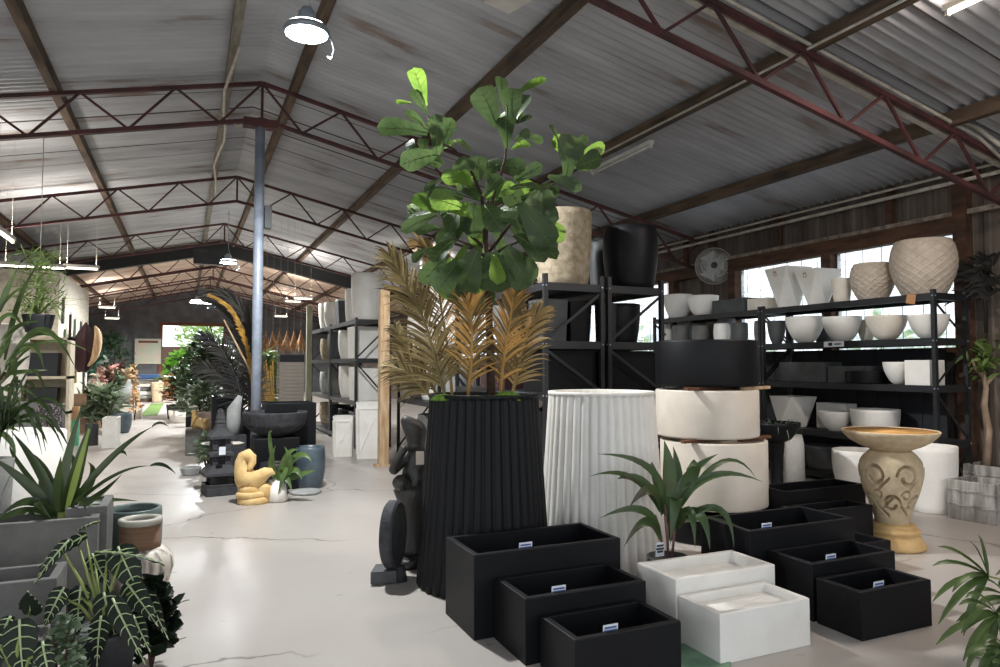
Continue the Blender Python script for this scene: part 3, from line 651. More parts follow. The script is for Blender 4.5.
c, r, h = onshelf(833, 853, 7.66, 279, T5); pot(tub(r, h, .72, .012, .004), 'small cream cup pot beside the faceted planters on the top shelf', c, pale)
def lattice(nu, amp, h):
    def fn(th, r, z):
        if z > h*.93 or z < .02: return r
        u = th*nu/(2*PI); v = z/h*nu*.40
        g = min(abs(((u+v) % 1)-.5), abs(((u-v) % 1)-.5)); return r+amp*max(0, 1-g*8)
    return fn
def barrel(r, h, th=.02, top=.86, bot=.62, nr=100):
    pr = [(r*bot*.95, 0)]; f = lambda u: r*(bot+(1-bot)*math.sin(min(1, u/.62)*PI/2)) if u < .62 else r*(top+(1-top)*math.cos((u-.62)/.38*PI/2))
    pr += [(f(k/nr), h*max(.004, k/nr)) for k in range(nr+1)]; pr += [(r*top-th*.5, h+.004), (r*top-th, h)]
    pr += [(f(1-k/6)-th, h*(1-k/6)) for k in range(1, 6)]; pr.append((.0005, h*.12)); return pr
def latpot(px0, px1, yt, X, label, nu):
    c, r, h = onshelf(px0, px1, X, yt, T5); t = pot(barrel(r, h), label, c, mat('taupe_glaze', '#c4b7a7', .55, c2='#b5a796', scale=9, bump=.1), 'lattice_pot', seg=280, fn=lattice(nu, .010, h)); return t
latpot(854, 894, 264, 7.74, 'medium round pot with a lattice pattern on the top shelf', 16)
t = latpot(896, 955, 241, 7.84, 'huge round lattice-patterned pot at the right end of the top shelf', 18)
# left bay top shelf
for a, b, yt, X, m, lb in ((664, 693, 295, 7.75, wht, 'white round bowl at the left end of the top shelf'), (688, 719, 296, 7.62, wht, 'white bowl leaning against its neighbour left of the dark box on the top shelf')):
    c, r, h = onshelf(a, b, X, yt, T5); pot(bowlprof(r, h, .5, .02, .7), lb, c, m, 'round_bowl', 'bowl')
def shelfbox(px0, px1, X, yt, z, m, label, dep=.3, taper=0, name='box_planter', t=.02):
    a = at(px0, 350, X=X); b = at(px1, 350, X=X); h = at(px1, yt, X=X).z-z; L_ = abs(a.y-b.y)
    o = bevel(MB().trough(dep, L_, h, t, h*.8, taper=taper).build(name, m, loc=(X+dep/2, (a.y+b.y)/2, z)), .004); tag(o, label, 'planter'); return o
shelfbox(713, 745, 7.6, 297, T5, dgry, 'dark grey trough planter on the top shelf under the fan')
shelfbox(748, 768, 7.62, 297, T5, pale, 'pale pinkish trough planter between the dark trough and the faceted planters')
# second shelf, right bay: bowls
bl = [(787, 824, 317, 7.72, wht, 'first white bowl from the left in the bowl row'), (824, 861, 317, 7.72, wht, 'second white bowl from the left in the bowl row, above a shelf card'),
      (868, 906, 316, 7.70, pale, 'third bowl from the left in the bowl row, slightly pink'), (911, 948, 315, 7.72, wht, 'rightmost white bowl of the bowl row by the rack post')]
for a, b, yt, X, m, lb in bl:
    c, r, h = onshelf(a, b, X, yt, T4); pot(bowlprof(r, h, .38, .016, .75), lb, c, m, 'round_bowl', 'bowl', group='white bowls on the second shelf')
for a, b, yt, X, m, lb in ((768, 786, 321, 7.68, dgry, 'dark grey round pot at the left end of the bowl row'), (858, 876, 320, 7.96, pale, 'bowl hidden behind the gap between the second and third bowls'), (812, 835, 320, 7.97, dgry, 'dark bowl in shade behind the first two white bowls')):
    c, r, h = onshelf(a, b, X, yt, T4); pot(bowlprof(r, h, .5, .014, .8), lb, c, m, 'round_bowl', 'bowl')
p = at(836, 333, X=7.535); t_ = MB().obox((0, 0, 0), (0, .15, 0), (.002, 0, 0), (0, 0, .035)); o = t_.build('shelf_card', tagw, loc=(7.49, p.y, 1.765)); tag(o, 'white price card on the shelf edge under the second white bowl', 'card'); mb = MB(); mb.obox((-.003, .05, 0), (0, .03, 0), (.001, 0, 0), (0, 0, .02)); mb.obox((-.003, -.06, 0), (0, .05, 0), (.001, 0, 0), (0, 0, .008)); mb.build('card_print', tagk, o)
p = at(911, 299, X=7.5); o = MB().obox((0, 0, 0), (0, .055, 0), (.002, 0, 0), (0, .0, .055)).build('tan_card', tago, loc=(7.5, p.y, p.z)); tag(o, 'tan card hanging on the shelf edge below the huge lattice pot', 'card'); o.rotation_euler.x = .2
# second shelf, left bay: small pots
sm = [(671, 690, 326, 7.62, gry, 'small grey rounded pot first from the left in the small pot row', 0), (691, 710, 326, 7.60, gry, 'small grey rounded pot second from the left in the small pot row', 0),
      (713, 731, 324, 7.60, wht, 'small white rounded pot in the middle of the small pot row', 0), (731, 749, 323, 7.60, dgry, 'small charcoal rounded pot right of the white one', 0), (754, 766, 321, 7.62, gry, 'small grey pot behind the rack post', 0),
      (676, 693, 321, 7.85, lgry, 'taller grey pot behind the first small pots', 1), (716, 737, 319, 7.85, lgry, 'taller pale pot behind the small white pot', 1), (664, 674, 322, 7.85, wht, 'white pot at the far left behind the small pot row', 1)]
for a, b, yt, X, m, lb, k in sm:
    c, r, h = onshelf(a, b, X, yt, T4); pot(tub(r*.82, h, .82, .012, r*.16), lb, c, m, 'small_pot', group='small pots on the second shelf')
# third shelf
shelfbox(779, 822, 7.62, 362, T3, dgry, 'large charcoal trough on the third shelf, at the left', .36)
shelfbox(827, 868, 7.66, 366, T3, dgry, 'charcoal trough behind the low black dish on the third shelf', .3)
c, r, h = onshelf(845, 885, 7.78, 371, T3); pot(tub(r, h, .97, .02), 'low round black dish on the third shelf', V((7.80, c.y, T3)), blk, 'round_dish', 'dish')
c, r, h = onshelf(884, 914, 7.78, 362, T3); pot(bowlprof(r, h, .4, .018, .8), 'white bowl beside the white cube on the third shelf', c, wht, 'round_bowl', 'bowl')
shelfbox(904, 929, 7.56, 360, T3, wht, 'white cube planter at the right end of the third shelf', .26)
# fourth shelf
faceted(770, 814, 396, 7.80, T2, wht, 'white faceted planter on the lowest visible shelf, at the left', -.12, r2=.8)
c, r, h = onshelf(818, 851, 7.66, 411, T2); pot(bowlprof(r, h, .4, .018, .85), 'deep white bowl in front of a square pot on the lowest visible shelf', c, wht, 'round_bowl', 'bowl')
shelfbox(815, 845, 7.86, 404, T2, wht2, 'white square pot behind the deep white bowl', .2)
c, r, h = onshelf(851, 896, 7.76, 409, T2); pot(bowlprof(r, h, .75, .02, .5), 'wide white bowl above the limestone bowl on the lowest visible shelf', c, wht, 'round_bowl', 'bowl')
c, r, h = onshelf(803, 838, 7.78, 445, .122); pot(tub(r, h, .86, .02), 'dark grey round pot on the bottom shelf', V((7.8, c.y, .122)), dgry)
# floor pots by the right rack
def floorpot(px0, px1, ytop, ybase, prof, m, label, name='round_pot', fn=None, seg=48, cat='pot'):
    pc = (px0+px1)/2; f = fl(pc, ybase); d = depth((f.x, f.y, 0)); r = (px1-px0)/2*(d)/FPX; dd = d+r
    r = (px1-px0)/2*dd/FPX; c = at(pc, 400, D=dd); h = CAM_H-(ytop-365)*(dd)/FPX
    o = pot(prof(r, h), label, (c.x, c.y, 0), m, name, cat, seg, fn); return o, V((c.x, c.y, 0)), r, h
floorpot(909, 953, 445, 516, lambda r, h: tub(r, h, .82, .02, .01), wht, 'tall white cylinder pot between the limestone bowl and the concrete cubes', 'tall_pot')
floorpot(833, 880, 449, 497, lambda r, h: tub(r, h, .72, .02, .03), wht, 'white round pot half hidden by the limestone pedestal')
# textured concrete cubes
cube = mat('streaky_concrete', '#a7a39d', .85, c2='#77736e', scale=7, stretch=(3, 3, .5), bump=.5, detail=7)
def cubeplanter(px, py, w, h, label):
    p = fl(px, py); d_ = w; t = thing('concrete_cube_planter', label, 'planter', (p.x+w/2*.98, p.y+d_/2+.05, 0), .12)
    mb = MB(); mb.trough(w, d_, h, .03, h*.7); bevel(mb.build('box', cube, t), .004)
    for z in (h*.36, h*.72):
        mb = MB()
        for k in range(4):
            x0 = -w/2+w*k/4; dz = .012 if k % 2 else 0
            mb.box(x0, x0+w/4, -d_/2-.010, -d_/2+.002, z+dz, z+dz+.012); mb.box(-w/2-.010, -w/2+.002, x0, x0+w/4, z+dz, z+dz+.012)
        mb.build('joint_ridge', cube, t)
    return p
cubeplanter(997, 527, .42, .38, 'streaky grey concrete cube planter at the right edge, the front one')
cubeplanter(1016, 508, .5, .40, 'streaky concrete cube planter behind the front one at the right edge')
# ------------------------------------------------------------------ limestone bowl on pierced pedestal
p = fl(889, 553); dd = depth((p.x, p.y, 0)); c = at(889, 400, D=dd+.2); 
t = thing('birdbath', 'carved limestone bowl on a pierced vase-shaped pedestal', 'birdbath', (c.x, c.y, 0)); t.scale = (.93, .93, .985); K = (dd+.2)/FPX
MB().lathe([(.0005, 0), (.25, 0), (.262, .012), (.262, .03), (.245, .06), (.225, .10), (.212, .115), (.212, .125), (.222, .133), (.225, .148), (.215, .16), (.19, .168), (.188, .178), (.19, .188), (.18, .198), (.15, .206), (.0005, .206)], 56).build('base', yel2, t)
H0, H1 = .205, .80
def vr(u): 
    return .135+.125*math.sin(min(1, u/.76)*PI/2)**1.5 if u < .76 else .26-.085*((u-.76)/.24)**2
def carve(th, r, z):
    u = (z-H0)/(H1-H0)
    if u < .06 or u > .93: return r
    dep = 0
    for k in range(6):
        for (uc, sg, off, sz) in ((.68, 1, 0, .15), (.30, -1, .5, .12), (.42, 1, .02, .07)):
            a0 = (k+off)*PI/3+.12; da = (th-a0+PI) % (2*PI)-PI; x = da*r/(H1-H0); y = u-uc; rr = math.hypot(x, y); an = math.atan2(y, x*sg)
            if rr < sz*1.25:
                sp = (rr/sz-(an+PI)/(2*PI)*.62) ; 
                if .30 < sp < .62 and rr < sz*1.1: dep = max(dep, 1)
                if rr < sz*.28: dep = max(dep, 0)
            tx = x*sg-.12; ty = y+.10
            if abs(ty-.9*tx) < .022 and -.09 < tx < .09: dep = max(dep, .6)
    return r-.10*dep
pr = [(vr(k/130), H0+(H1-H0)*k/130) for k in range(131)]
MB().lathe(pr, 400, fn=carve).build('pierced_pedestal', sand, t)
MB().lathe([(.09, .79), (.15, .80), (.17, .815), (.25, .845), (.33, .89), (.385, .945), (.395, .965), (.39, .975), (.375, .972), (.36, .950), (.3, .92), (.1, .884), (.0005, .88)], 64).build('bowl', sand, t)
MB().lathe([(.376, .970), (.36, .955), (.30, .925), (.2, .90), (.1, .89), (.0005, .888)], 64).build('bowl_inside', sandtop, t)
# black bowl on stand with spiky plant by the drums
c = at(776, 430, D=8.0); t = thing('bowl_planter', 'black bowl planter on a dark foot right of the white drums', 'planter', (c.x, c.y, 0)); rB = 23*8.0/FPX; zt = at(776, 422, D=8.0).z
MB().lathe([(.12, 0), (.12, .03), (.07, .08), (.06, .35), (.09, zt-.22), (.12, zt-.2)], 24).build('foot', blk, t)
MB().lathe([(.1, zt-.22), (rB*.6, zt-.19), (rB*.9, zt-.09), (rB, zt-.03), (rB, zt), (rB-.03, zt), (rB*.6, zt-.1), (.001, zt-.11)], 36).build('bowl', blk, t)
mb = MB()
for k in range(16):
    a = k*.4; mb.leaf((math.cos(a)*rB*.5, math.sin(a)*rB*.5, zt-.05), (math.cos(a)*rB*.8, math.sin(a)*rB*.8, zt+.08), (math.cos(a)*rB*1.15, math.sin(a)*rB*1.15, zt-.02-.1*(k % 3)), .02, 'lance')
mb.build('spiky_leaves', greyleaf, t)
o = MB().lathe([(.0005, 0), (.16, 0), (.15, .5), (.12, .62), (.10, .6), (.0005, .55)], 24, sy=.6).build('white_fibre_pot', mat('white_ribbed', '#efeeea', .8, c2='#dddad4', scale=12, stretch=(8, 8, 1)), loc=(*at(794, 455, D=8.9).xy, .0)); tag(o, 'white fibrous pot glimpsed between the black bowl and the rack', 'pot')
# ------------------------------------------------------------------ pots on and in the tall black racks
def racktop(px0, px1, yt, y_c, z, prof, m, label, name='large_pot', seg=56):
    c = at((px0+px1)/2, 280, Y=y_c); d = depth(c); r = (px1-px0)/2*d/FPX; h = at((px0+px1)/2, yt, Y=y_c).z-z
    return pot(prof(r, h), label, (c.x, c.y, z), m, name, 'pot', seg)
racktop(534, 592, 213, 6.50, 2.335, lambda r, h: tub(r, h, .86, .03, .012), stone, 'large rough sandstone-coloured pot on top of the tall black rack')
racktop(603, 658, 229, 6.48, 2.335, lambda r, h: tub(r*.95, h, .86, .02, .03), blk, 'large black round tub on top of the tall black rack')
racktop(590, 608, 243, 6.98, 2.335, lambda r, h: tub(r, h, .8, .02, .02), dgry, 'grey pot standing behind the sandstone pot and the black tub')
def rbox(x, y, w, d, z, h, m, label, taper=.0, name='square_pot', t=.025):
    o = bevel(MB().trough(w, d, h, t, h*.85, taper=taper).build(name, m, loc=(x, y, z)), .004); return tag(o, label, 'pot')
rbox(3.46, 6.50, .28, .36, 1.742, .44, dgry, 'dark grey square pot on the upper shelf under the sandstone pot', .1)
rbox(3.765, 6.52, .26, .38, 1.742, .42, blk, 'black tapered square pot right of the dark grey one under the sandstone pot', .12)
pot(tub(.23, .43, .82, .02, .01), 'black round tub on the upper shelf under the large black tub', (4.42, 6.6, 1.742), blk, 'round_tub')
pot(tub(.12, .42, .9, .015), 'slim black pot beside the round tub on the upper shelf', (4.14, 6.45, 1.742), blkside, 'slim_pot')
rbox(3.60, 6.52, .60, .5, 1.222, .43, blk, 'wide black trough on the middle shelf of the left rack end')
rbox(4.36, 6.52, .60, .5, 1.222, .43, blk, 'wide black trough on the middle shelf of the right rack end')
pot(tub(.27, .5, .8, .02, .02), 'grey round pot on the rack behind the golden palm leaves', (3.58, 7.55, 1.742), gry, 'round_tub')
rbox(3.6, 7.6, .6, .7, 1.222, .4, mat('maroon_glaze', '#3b2426', .4), 'dark maroon square pot on the middle shelf behind the palm leaves')
rbox(3.6, 6.7, .56, .7, .122, .9, blk, 'tall black square pot on the bottom shelf behind the white fluted planter')
rbox(4.36, 6.7, .56, .7, .122, .9, blk, 'tall black square pot on the bottom shelf behind the drums')
# ------------------------------------------------------------------ white pot rack contents
mw = wht2
pot(tub(.24, .62, .75, .02, .02), 'white egg-shaped pot on top of the white pot rack, far end', (3.08, 16.9, 2.332), wht, 'large_pot')
pot(tub(.27, .58, .8, .02, .02), 'white round pot on top of the white pot rack, second from the far end', (3.1, 16.1, 2.332), wht, 'large_pot')
rbox(3.0, 14.7, .34, .4, 2.332, .50, dgry, 'dark square tapered pot on top of the white pot rack', .2)
pot(tub(.24, .6, .75, .02, .02), 'white pot behind the dark square pot on top of the rack', (3.18, 15.35, 2.332), wht, 'large_pot')
pot(tub(.31, .88, .9, .02, .01), 'tallest white pot on top of the rack beside the pale timber post', (3.10, 13.05, 2.332), wht, 'large_pot')
pot(tub(.25, .66, .9, .02, .01), 'white pot behind the tallest one on top of the rack', (3.07, 13.75, 2.332), wht, 'large_pot')
wi = 0
rowsn = ['top', 'middle', 'bottom']
for li, (z, items) in enumerate([(1.622, [(16.9, .2, .5, stone, 'r'), (15.7, .25, .6, dgry, 'r'), (14.4, .27, .58, wht, 'r'), (13.2, .30, .6, wht, 'b')]),
                 (.842, [(16.8, .22, .5, lgry, 'r'), (15.7, .24, .6, gry, 'r'), (14.3, .27, .64, wht, 'r'), (13.1, .29, .62, wht, 'b')]),
                 (.122, [(16.8, .22, .5, stone, 'r'), (15.6, .25, .5, blk, 'r'), (14.3, .28, .5, blk, 'r'), (13.1, .28, .5, blk, 'b')])]):
    for k, (y, r, h, m, sh) in enumerate(items):
        lb = '%s %s pot on %s inner level of the white-pot rack, %s from near end' % ({'r': 'round', 'b': 'square'}[sh], {'rough_sandstone_pot': 'mottled', 'dark_grey_glaze': 'dark grey', 'white_fibreglass': 'white', 'light_grey_concrete': 'pale grey', 'grey_concrete': 'grey', 'black_fibreglass': 'black'}[m.name], rowsn[li], ['fourth', 'third', 'second', 'first'][k])
        if sh == 'r': pot(tub(r, h, .82, .02, .03), lb, (3.1, y, z), m, 'round_pot')
        else: rbox(3.1, y, r*1.9, r*2, z, h, m, lb, .06)
mb = MB()
def xplanter(px0, px1, yt, yb, label):
    pc = (px0+px1)/2; f = fl(pc, yb); d = depth((f.x, f.y, 0)); w = (px1-px0)*d/FPX*.80; h = CAM_H-(yt-365)*d/FPX
    c = at(pc, 400, D=d+w*.5); t = thing('tall_square_planter', label, 'planter', (c.x, c.y, 0), -.28)
    bevel(MB().trough(w, w, h, .03, h*.6, taper=.08).build('box', wht, t), .01)
    mb = MB(); z0, z1 = h*.08, h*.88; q = w/2*.93
    for s in (0, 1):
        R_ = Matrix.Rotation(-PI/2*s, 3, 'Z')
        for a, b in (((-q*.85, z0), (q*.85, z1)), ((q*.85, z0), (-q*.85, z1)), ((-q*.85, z0), (-q*.9, z1)), ((q*.85, z0), (q*.9, z1)), ((-q*.9, z1), (q*.9, z1))):
            mb.bar(R_@V((a[0], -w/2*(.925+.08*a[1]/h), a[1])), R_@V((b[0], -w/2*(.925+.08*b[1]/h), b[1])), .022, .022)
    mb.build('cross_ribs', wht, t); mb = MB(); mb.lathe([(.0005, 0), (.7071*w+.008, 0), (.7071*w+.008, .03), (.7071*w-.03, .03)], 4, c=(0, 0, h-.03), smooth=False, start=PI/4); mb.build('rim', wht2, t)
xplanter(332, 356, 416, 457, 'shorter white square planter with crossed ribs, left one of the pair')
xplanter(354, 385, 402, 459, 'taller white square planter with crossed ribs, beside the pale timber post')

# black backing boards behind the lower shelves of the right wall rack
for y0, y1, lb in ((5.35, 7.6, 'black backing board behind the lower shelves of the lattice-pot rack'), (7.66, 10.1, 'black backing board behind the shelves with small grey pots')):
    mb = MB(); mb.box(0, .012, 0, y1-y0, .2, 1.70)
    k = 0
    while k*.3 < y1-y0: mb.box(-.01, 0, k*.3, k*.3+.03, .2, 1.70); k += 1
    tag(mb.build('backing_board', mat('navy_black_board', '#16181f', .6), loc=(8.105, y0, 0)), lb, 'board')

# shelf rack of pale pots glimpsed behind the golden palm fronds
rack('steel_rack', 'black rack of pale pots half hidden behind the dried palm fronds', 3.3, 3.9, 9.5, 11.6, [.12, .95, 1.75], 1.8)
for y, z, r, h, m, lb in ((9.9, 1.752, .30, .92, wht, 'big white round pot on top of the rack behind the dried palm fronds'), (10.6, 1.752, .26, .6, pale, 'cream round pot on the rack top behind the palm fronds, further back'), (11.25, 1.752, .24, .55, wht, 'small white pot at the far end of the rack top behind the palm fronds'),
        (9.85, .952, .27, .6, lgry, 'light grey pot on the middle shelf behind the palm fronds'), (10.55, .952, .25, .55, wht, 'white pot on the middle shelf behind the palm fronds'), (11.2, .952, .25, .6, dgry, 'dark pot at the far end of the middle shelf behind the palm fronds'),
        (9.85, .122, .28, .6, dgry, 'dark round pot on the bottom shelf behind the stone statue'), (10.6, .122, .26, .6, gry, 'grey round pot on the bottom shelf behind the stone statue')):
    pot(tub(r, h, .82, .02, .03), lb, (3.6, y, z), m)
# ------------------------------------------------------------------ fiddle-leaf fig
def L3(o, p): return V(p)-V(o)
FO = V((FB.x, FB.y, 1.2)); D0 = depth(FO)
fig = thing('fiddle_leaf_fig', 'tall fiddle-leaf fig tree with big glossy leaves in the black fluted planter', 'tree', FO)
def fp(px, py, dd=0): return at(px, py, D=D0+dd)-FO
tr_ = [fp(491, 396), fp(490, 340, .02), fp(488, 300, .0), fp(487, 262, -.03), fp(484, 225, 0)]
MB().tube(tr_, [.032, .028, .024, .02, .016], 10).build('trunk', bark, fig)
brs = [[(484, 225, 0), (482, 195, .05), (470, 170, .08), (455, 150, .05), (435, 140, 0), (428, 115, 0)], [(484, 225, 0), (496, 190, -.05), (505, 160, -.05), (508, 130, 0), (507, 105, 0)],
       [(487, 255, 0), (510, 225, .1), (540, 195, .1), (565, 175, .05)], [(487, 250, 0), (470, 235, .1), (450, 220, .12), (432, 205, .1)], [(486, 240, 0), (488, 200, .25), (492, 175, .3)], [(487, 258, 0), (470, 245, -.2), (452, 238, -.3)], [(487, 258, 0), (510, 245, -.2), (535, 235, -.3)]]
for b in brs:
    MB().tube([fp(*q) for q in b], [.014-.009*i/(len(b)-1) for i in range(len(b))], 7).build('branch', bark, fig)
big = [(425,106,413,68,23,0,'b'),(427,114,411,90,15,-.05,''),(412,104,396,103,9,.05,'b'),(428,133,377,128,25,0,''),(428,131,404,112,17,.08,''),(436,156,436,114,30,-.1,''),(440,152,452,118,18,.05,''),
 (440,154,400,165,26,0,''),(497,126,480,87,34,0,''),(512,124,511,88,28,.05,''),(517,94,546,79,12,.1,'b'),(507,148,505,116,22,-.1,''),(512,149,530,144,13,0,'b'),(526,137,543,142,12,.1,''),(511,128,530,95,22,.1,''),
 (566,178,570,134,36,0,''),(574,160,605,146,17,.05,'b'),(576,168,602,158,26,-.1,''),(566,165,583,142,22,.1,''),(436,214,413,196,20,0,'b'),(436,212,438,190,18,.05,'b'),(440,228,415,231,15,0,''),(437,210,408,222,14,.1,''),
 (452,232,446,198,26,.1,''),(447,180,471,160,20,0,''),(472,188,470,162,26,.12,'b'),(480,180,478,155,24,-.05,''),(492,182,488,160,28,.1,''),(448,178,424,192,12,0,''),(462,205,450,232,30,-.12,''),(484,205,502,232,30,-.15,''),
 (478,255,478,228,24,.15,'b'),(458,262,436,292,32,-.22,''),(452,258,447,300,24,.1,'b'),(478,250,462,292,40,-.28,''),(492,252,500,292,46,-.3,''),(505,248,528,288,40,-.32,''),(515,235,545,262,34,-.25,''),(508,215,540,240,34,-.1,''),(520,205,552,248,34,-.3,''),(540,192,522,228,30,-.15,''),
 (535,190,552,228,28,.0,''),(548,176,582,190,16,0,''),(500,180,520,205,28,.1,''),(515,175,535,200,24,.15,'b'),(495,165,525,170,24,.12,''),(470,215,440,250,28,.1,''),(455,240,432,262,24,-.15,''),(430,248,412,262,14,.1,''),(470,150,452,140,14,.15,'b')]
mbd, mbb, mbv = MB(), MB(), MB(); rr = random.Random(11)
def figleaf(bx, by, tx, ty, wpx, dd, k, tilt=None):
    m = mbb if 'b' in k else mbd; lean = rr.uniform(-.12, .12)
    p0 = fp(bx, by, dd); p2 = fp(tx, ty, dd+lean); ln = (p2-p0).length; nrm = (-_f*1.0+_r*rr.uniform(-.6, .6)+_z*rr.uniform(-.2, .9)).normalized()
    mid = (p0+p2)/2+nrm*ln*.12+_z*ln*.05
    m.leaf(p0, mid, p2, wpx*1.0*D0/FPX, 'fig', nrm, .18, 9, .03)
    q = lambda s: p0*(1-s)**2+mid*2*s*(1-s)+p2*s*s
    sd = (p2-p0).cross(nrm).normalized(); wd = wpx*D0/FPX/2
    for off in (.003, -.003):
        mbv.tube([q(s)+nrm*off for s in (0, .3, .6, .93)], [.0026, .002, .0015, .0008], 4)
        for s in (.25, .42, .6, .76):
            for g in (-1, 1): mbv.tube([q(s)+nrm*off, q(s+.14)+sd*g*wd*.72+nrm*(off+.18*wd*.72)], [.001, .0005], 3)
for q in big: figleaf(*q)
for i in range(40):
    a = rr.uniform(0, 2*PI); q = math.sqrt(rr.uniform(0, 1)); cx = 486+52*q*math.cos(a); cy = 222+52*q*math.sin(a)
    an = math.atan2(cy-212+rr.uniform(-14, 26), cx-486+rr.uniform(-22, 22)); l = rr.uniform(22, 38)
    dd = (1 if rr.random() < .6 else -1)*rr.uniform(.02, .42)*math.sqrt(max(.1, 1-q*q*.8))
    figleaf(cx, cy, cx+l*math.cos(an), cy+l*math.sin(an)*.9+6, rr.uniform(15, 26), dd, 'b' if rr.random() < .3 else '')
for (ox, oy, ex, ey, nn) in ((430, 150, 24, 34, 7), (506, 128, 22, 36, 9), (574, 160, 20, 18, 5), (430, 214, 20, 20, 5)):
    for i in range(nn):
        cx, cy = ox+rr.gauss(0, ex*.35), oy+rr.gauss(0, ey*.35); an = rr.uniform(-2.9, .2); l = rr.uniform(16, 26); figleaf(cx, cy, cx+l*math.cos(an), cy+l*math.sin(an), l*.7, rr.uniform(.05, .25), 'b' if rr.random() < .3 else '')
mbv.build('leaf_veins', figv, fig); mbd.build('leaves', figm, fig); mbb.build('backlit_leaves', figb, fig)
# moss clumps on the fluted planter
for px, py, r, lb in ((443, 390, .075, 'left'), (477, 390, .06, 'middle'), (507, 388, .10, 'right')):
    q = at(px, py, D=4.72 if px != 477 else 4.66); mb = MB(); mb.lathe([(r, 0), (r*1.02, r*.18), (r*.8, r*.42), (r*.4, r*.58), (.0005, r*.62)], 18, fn=lambda th, rad, z: rad*(1+.12*math.sin(5*th+z*90)))
    mb.build('moss_clump', moss, loc=(q.x, q.y, 1.262)); tag(bpy.data.objects[-1] if False else col.objects[-1], 'clump of bright green moss at the foot of the fig, the %s one of three' % lb, 'moss')
# ------------------------------------------------------------------ dried palms
def frond(mb, pts, Lf, n, spread=1.0, w=.016, seed=0, side=None, up=.35, two=False):
    r_ = random.Random(seed); P = [V(p) for p in pts]
    def cat(t):
        s = t*(len(P)-1); i = min(int(s), len(P)-2); u = s-i; a = P[max(i-1, 0)]; b = P[i]; c = P[i+1]; d = P[min(i+2, len(P)-1)]
        return .5*((2*b)+(c-a)*u+(2*a-5*b+4*c-d)*u*u+(3*b-a-3*c+d)*u**3)
    mb.tube([cat(k/14) for k in range(15)], [.012*(1-.8*k/14)+.002 for k in range(15)], 6)
    for i in range(n):
        t = .12+.88*i/(n-1); p = cat(t); tg = (cat(min(1, t+.02))-cat(t-.02)).normalized(); sd = (side or _r)
        sd = (sd-tg*sd.dot(tg)).normalized(); l = Lf*(math.sin(PI*(.2+.72*t))**.7)*r_.uniform(.8, 1.1)
        for s in (-1, 1):
            dv = (sd*s*spread*(1-.45*t)+tg*(up+.9*t)*r_.uniform(.75, 1.2)+tg.cross(sd)*r_.uniform(-.5, .5)).normalized(); k0 = len(mb.f)
            e = p+dv*l+V((0, 0, -l*.22*r_.uniform(.4, 1.6))); mb.leaf(p, p+dv*l*.55+V((0, 0, .02)), e, w*r_.uniform(.8, 1.2), 'lance', tg.cross(sd)+V((r_.gauss(0, .3), r_.gauss(0, .3), 0)), .3, 5)
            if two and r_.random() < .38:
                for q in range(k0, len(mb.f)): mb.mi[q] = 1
def gpalm(name, label, base, fronds, m, Lf, n, o_D, w=.018, seed=1):
    t = thing(name, label, 'dried palm', base)
    for k, pts in enumerate(fronds):
        mb = MB(); frond(mb, [at(px, py, D=o_D+dd)-V(base) for px, py, dd in pts], Lf, n, .9, w, seed+k, up=.6, two=True); mb.build('frond', [m[k % len(m)], darkpalm], t)
    return t
b1 = V((FB.x-.20, FB.y+.12, 1.2))
gpalm('dried_palm', 'tall dried olive-gold palm fronds at the left of the black fluted planter', b1, [[(445, 396, .1), (438, 370, .1), (424, 320, .15), (405, 283, .2), (390, 256, .2)]], [goldd], .36, 76, 4.95, .015, 3)
gpalm('dried_palm', 'dried golden palm frond arching beside the fig trunk on its left', b1+V((.08, .03, 0)), [[(452, 396, .2), (448, 350, .25), (440, 300, .3), (436, 262, .3), (420, 243, .3)], [(468, 396, -.1), (472, 350, -.1), (470, 310, -.1), (462, 285, -.1)]], [gold, orange], .30, 64, 4.95, .014, 9)
gpalm('dried_palm', 'dried orange-gold palm frond right of the fig trunk', b1+V((.36, -.1, 0)), [[(500, 396, .0), (505, 350, 0), (512, 310, .02), (516, 282, .05)], [(512, 396, .1), (520, 360, .1), (528, 330, .1), (540, 312, .1)]], [orange, gold], .28, 60, 4.95, .014, 15)
gpalm('dried_palm', 'low spreading dried fronds behind the left of the planter', b1+V((-.05, .25, 0)), [[(438, 396, .4), (425, 375, .4), (408, 352, .4), (396, 330, .45)], [(432, 398, .3), (420, 385, .3), (405, 372, .3), (392, 366, .35)]], [goldd, goldd], .27, 50, 4.95, .012, 21)
# ------------------------------------------------------------------ strappy plants built from individual leaves
def pleaf(mb, o, b, m_, t_, d, w, prof='lance', dd=(0, 0, 0), nrm=None, fold=.3, n=10, wav=0):
    p0 = at(*b, D=d+dd[0])-V(o); p1 = at(*m_, D=d+dd[1])-V(o); p2 = at(*t_, D=d+dd[2])-V(o)
    p1 = p1*2-(p0+p2)/2; mb.leaf(p0, p1, p2, w*d/FPX, prof, nrm or (-_f+_z*.6), fold, n, wav)
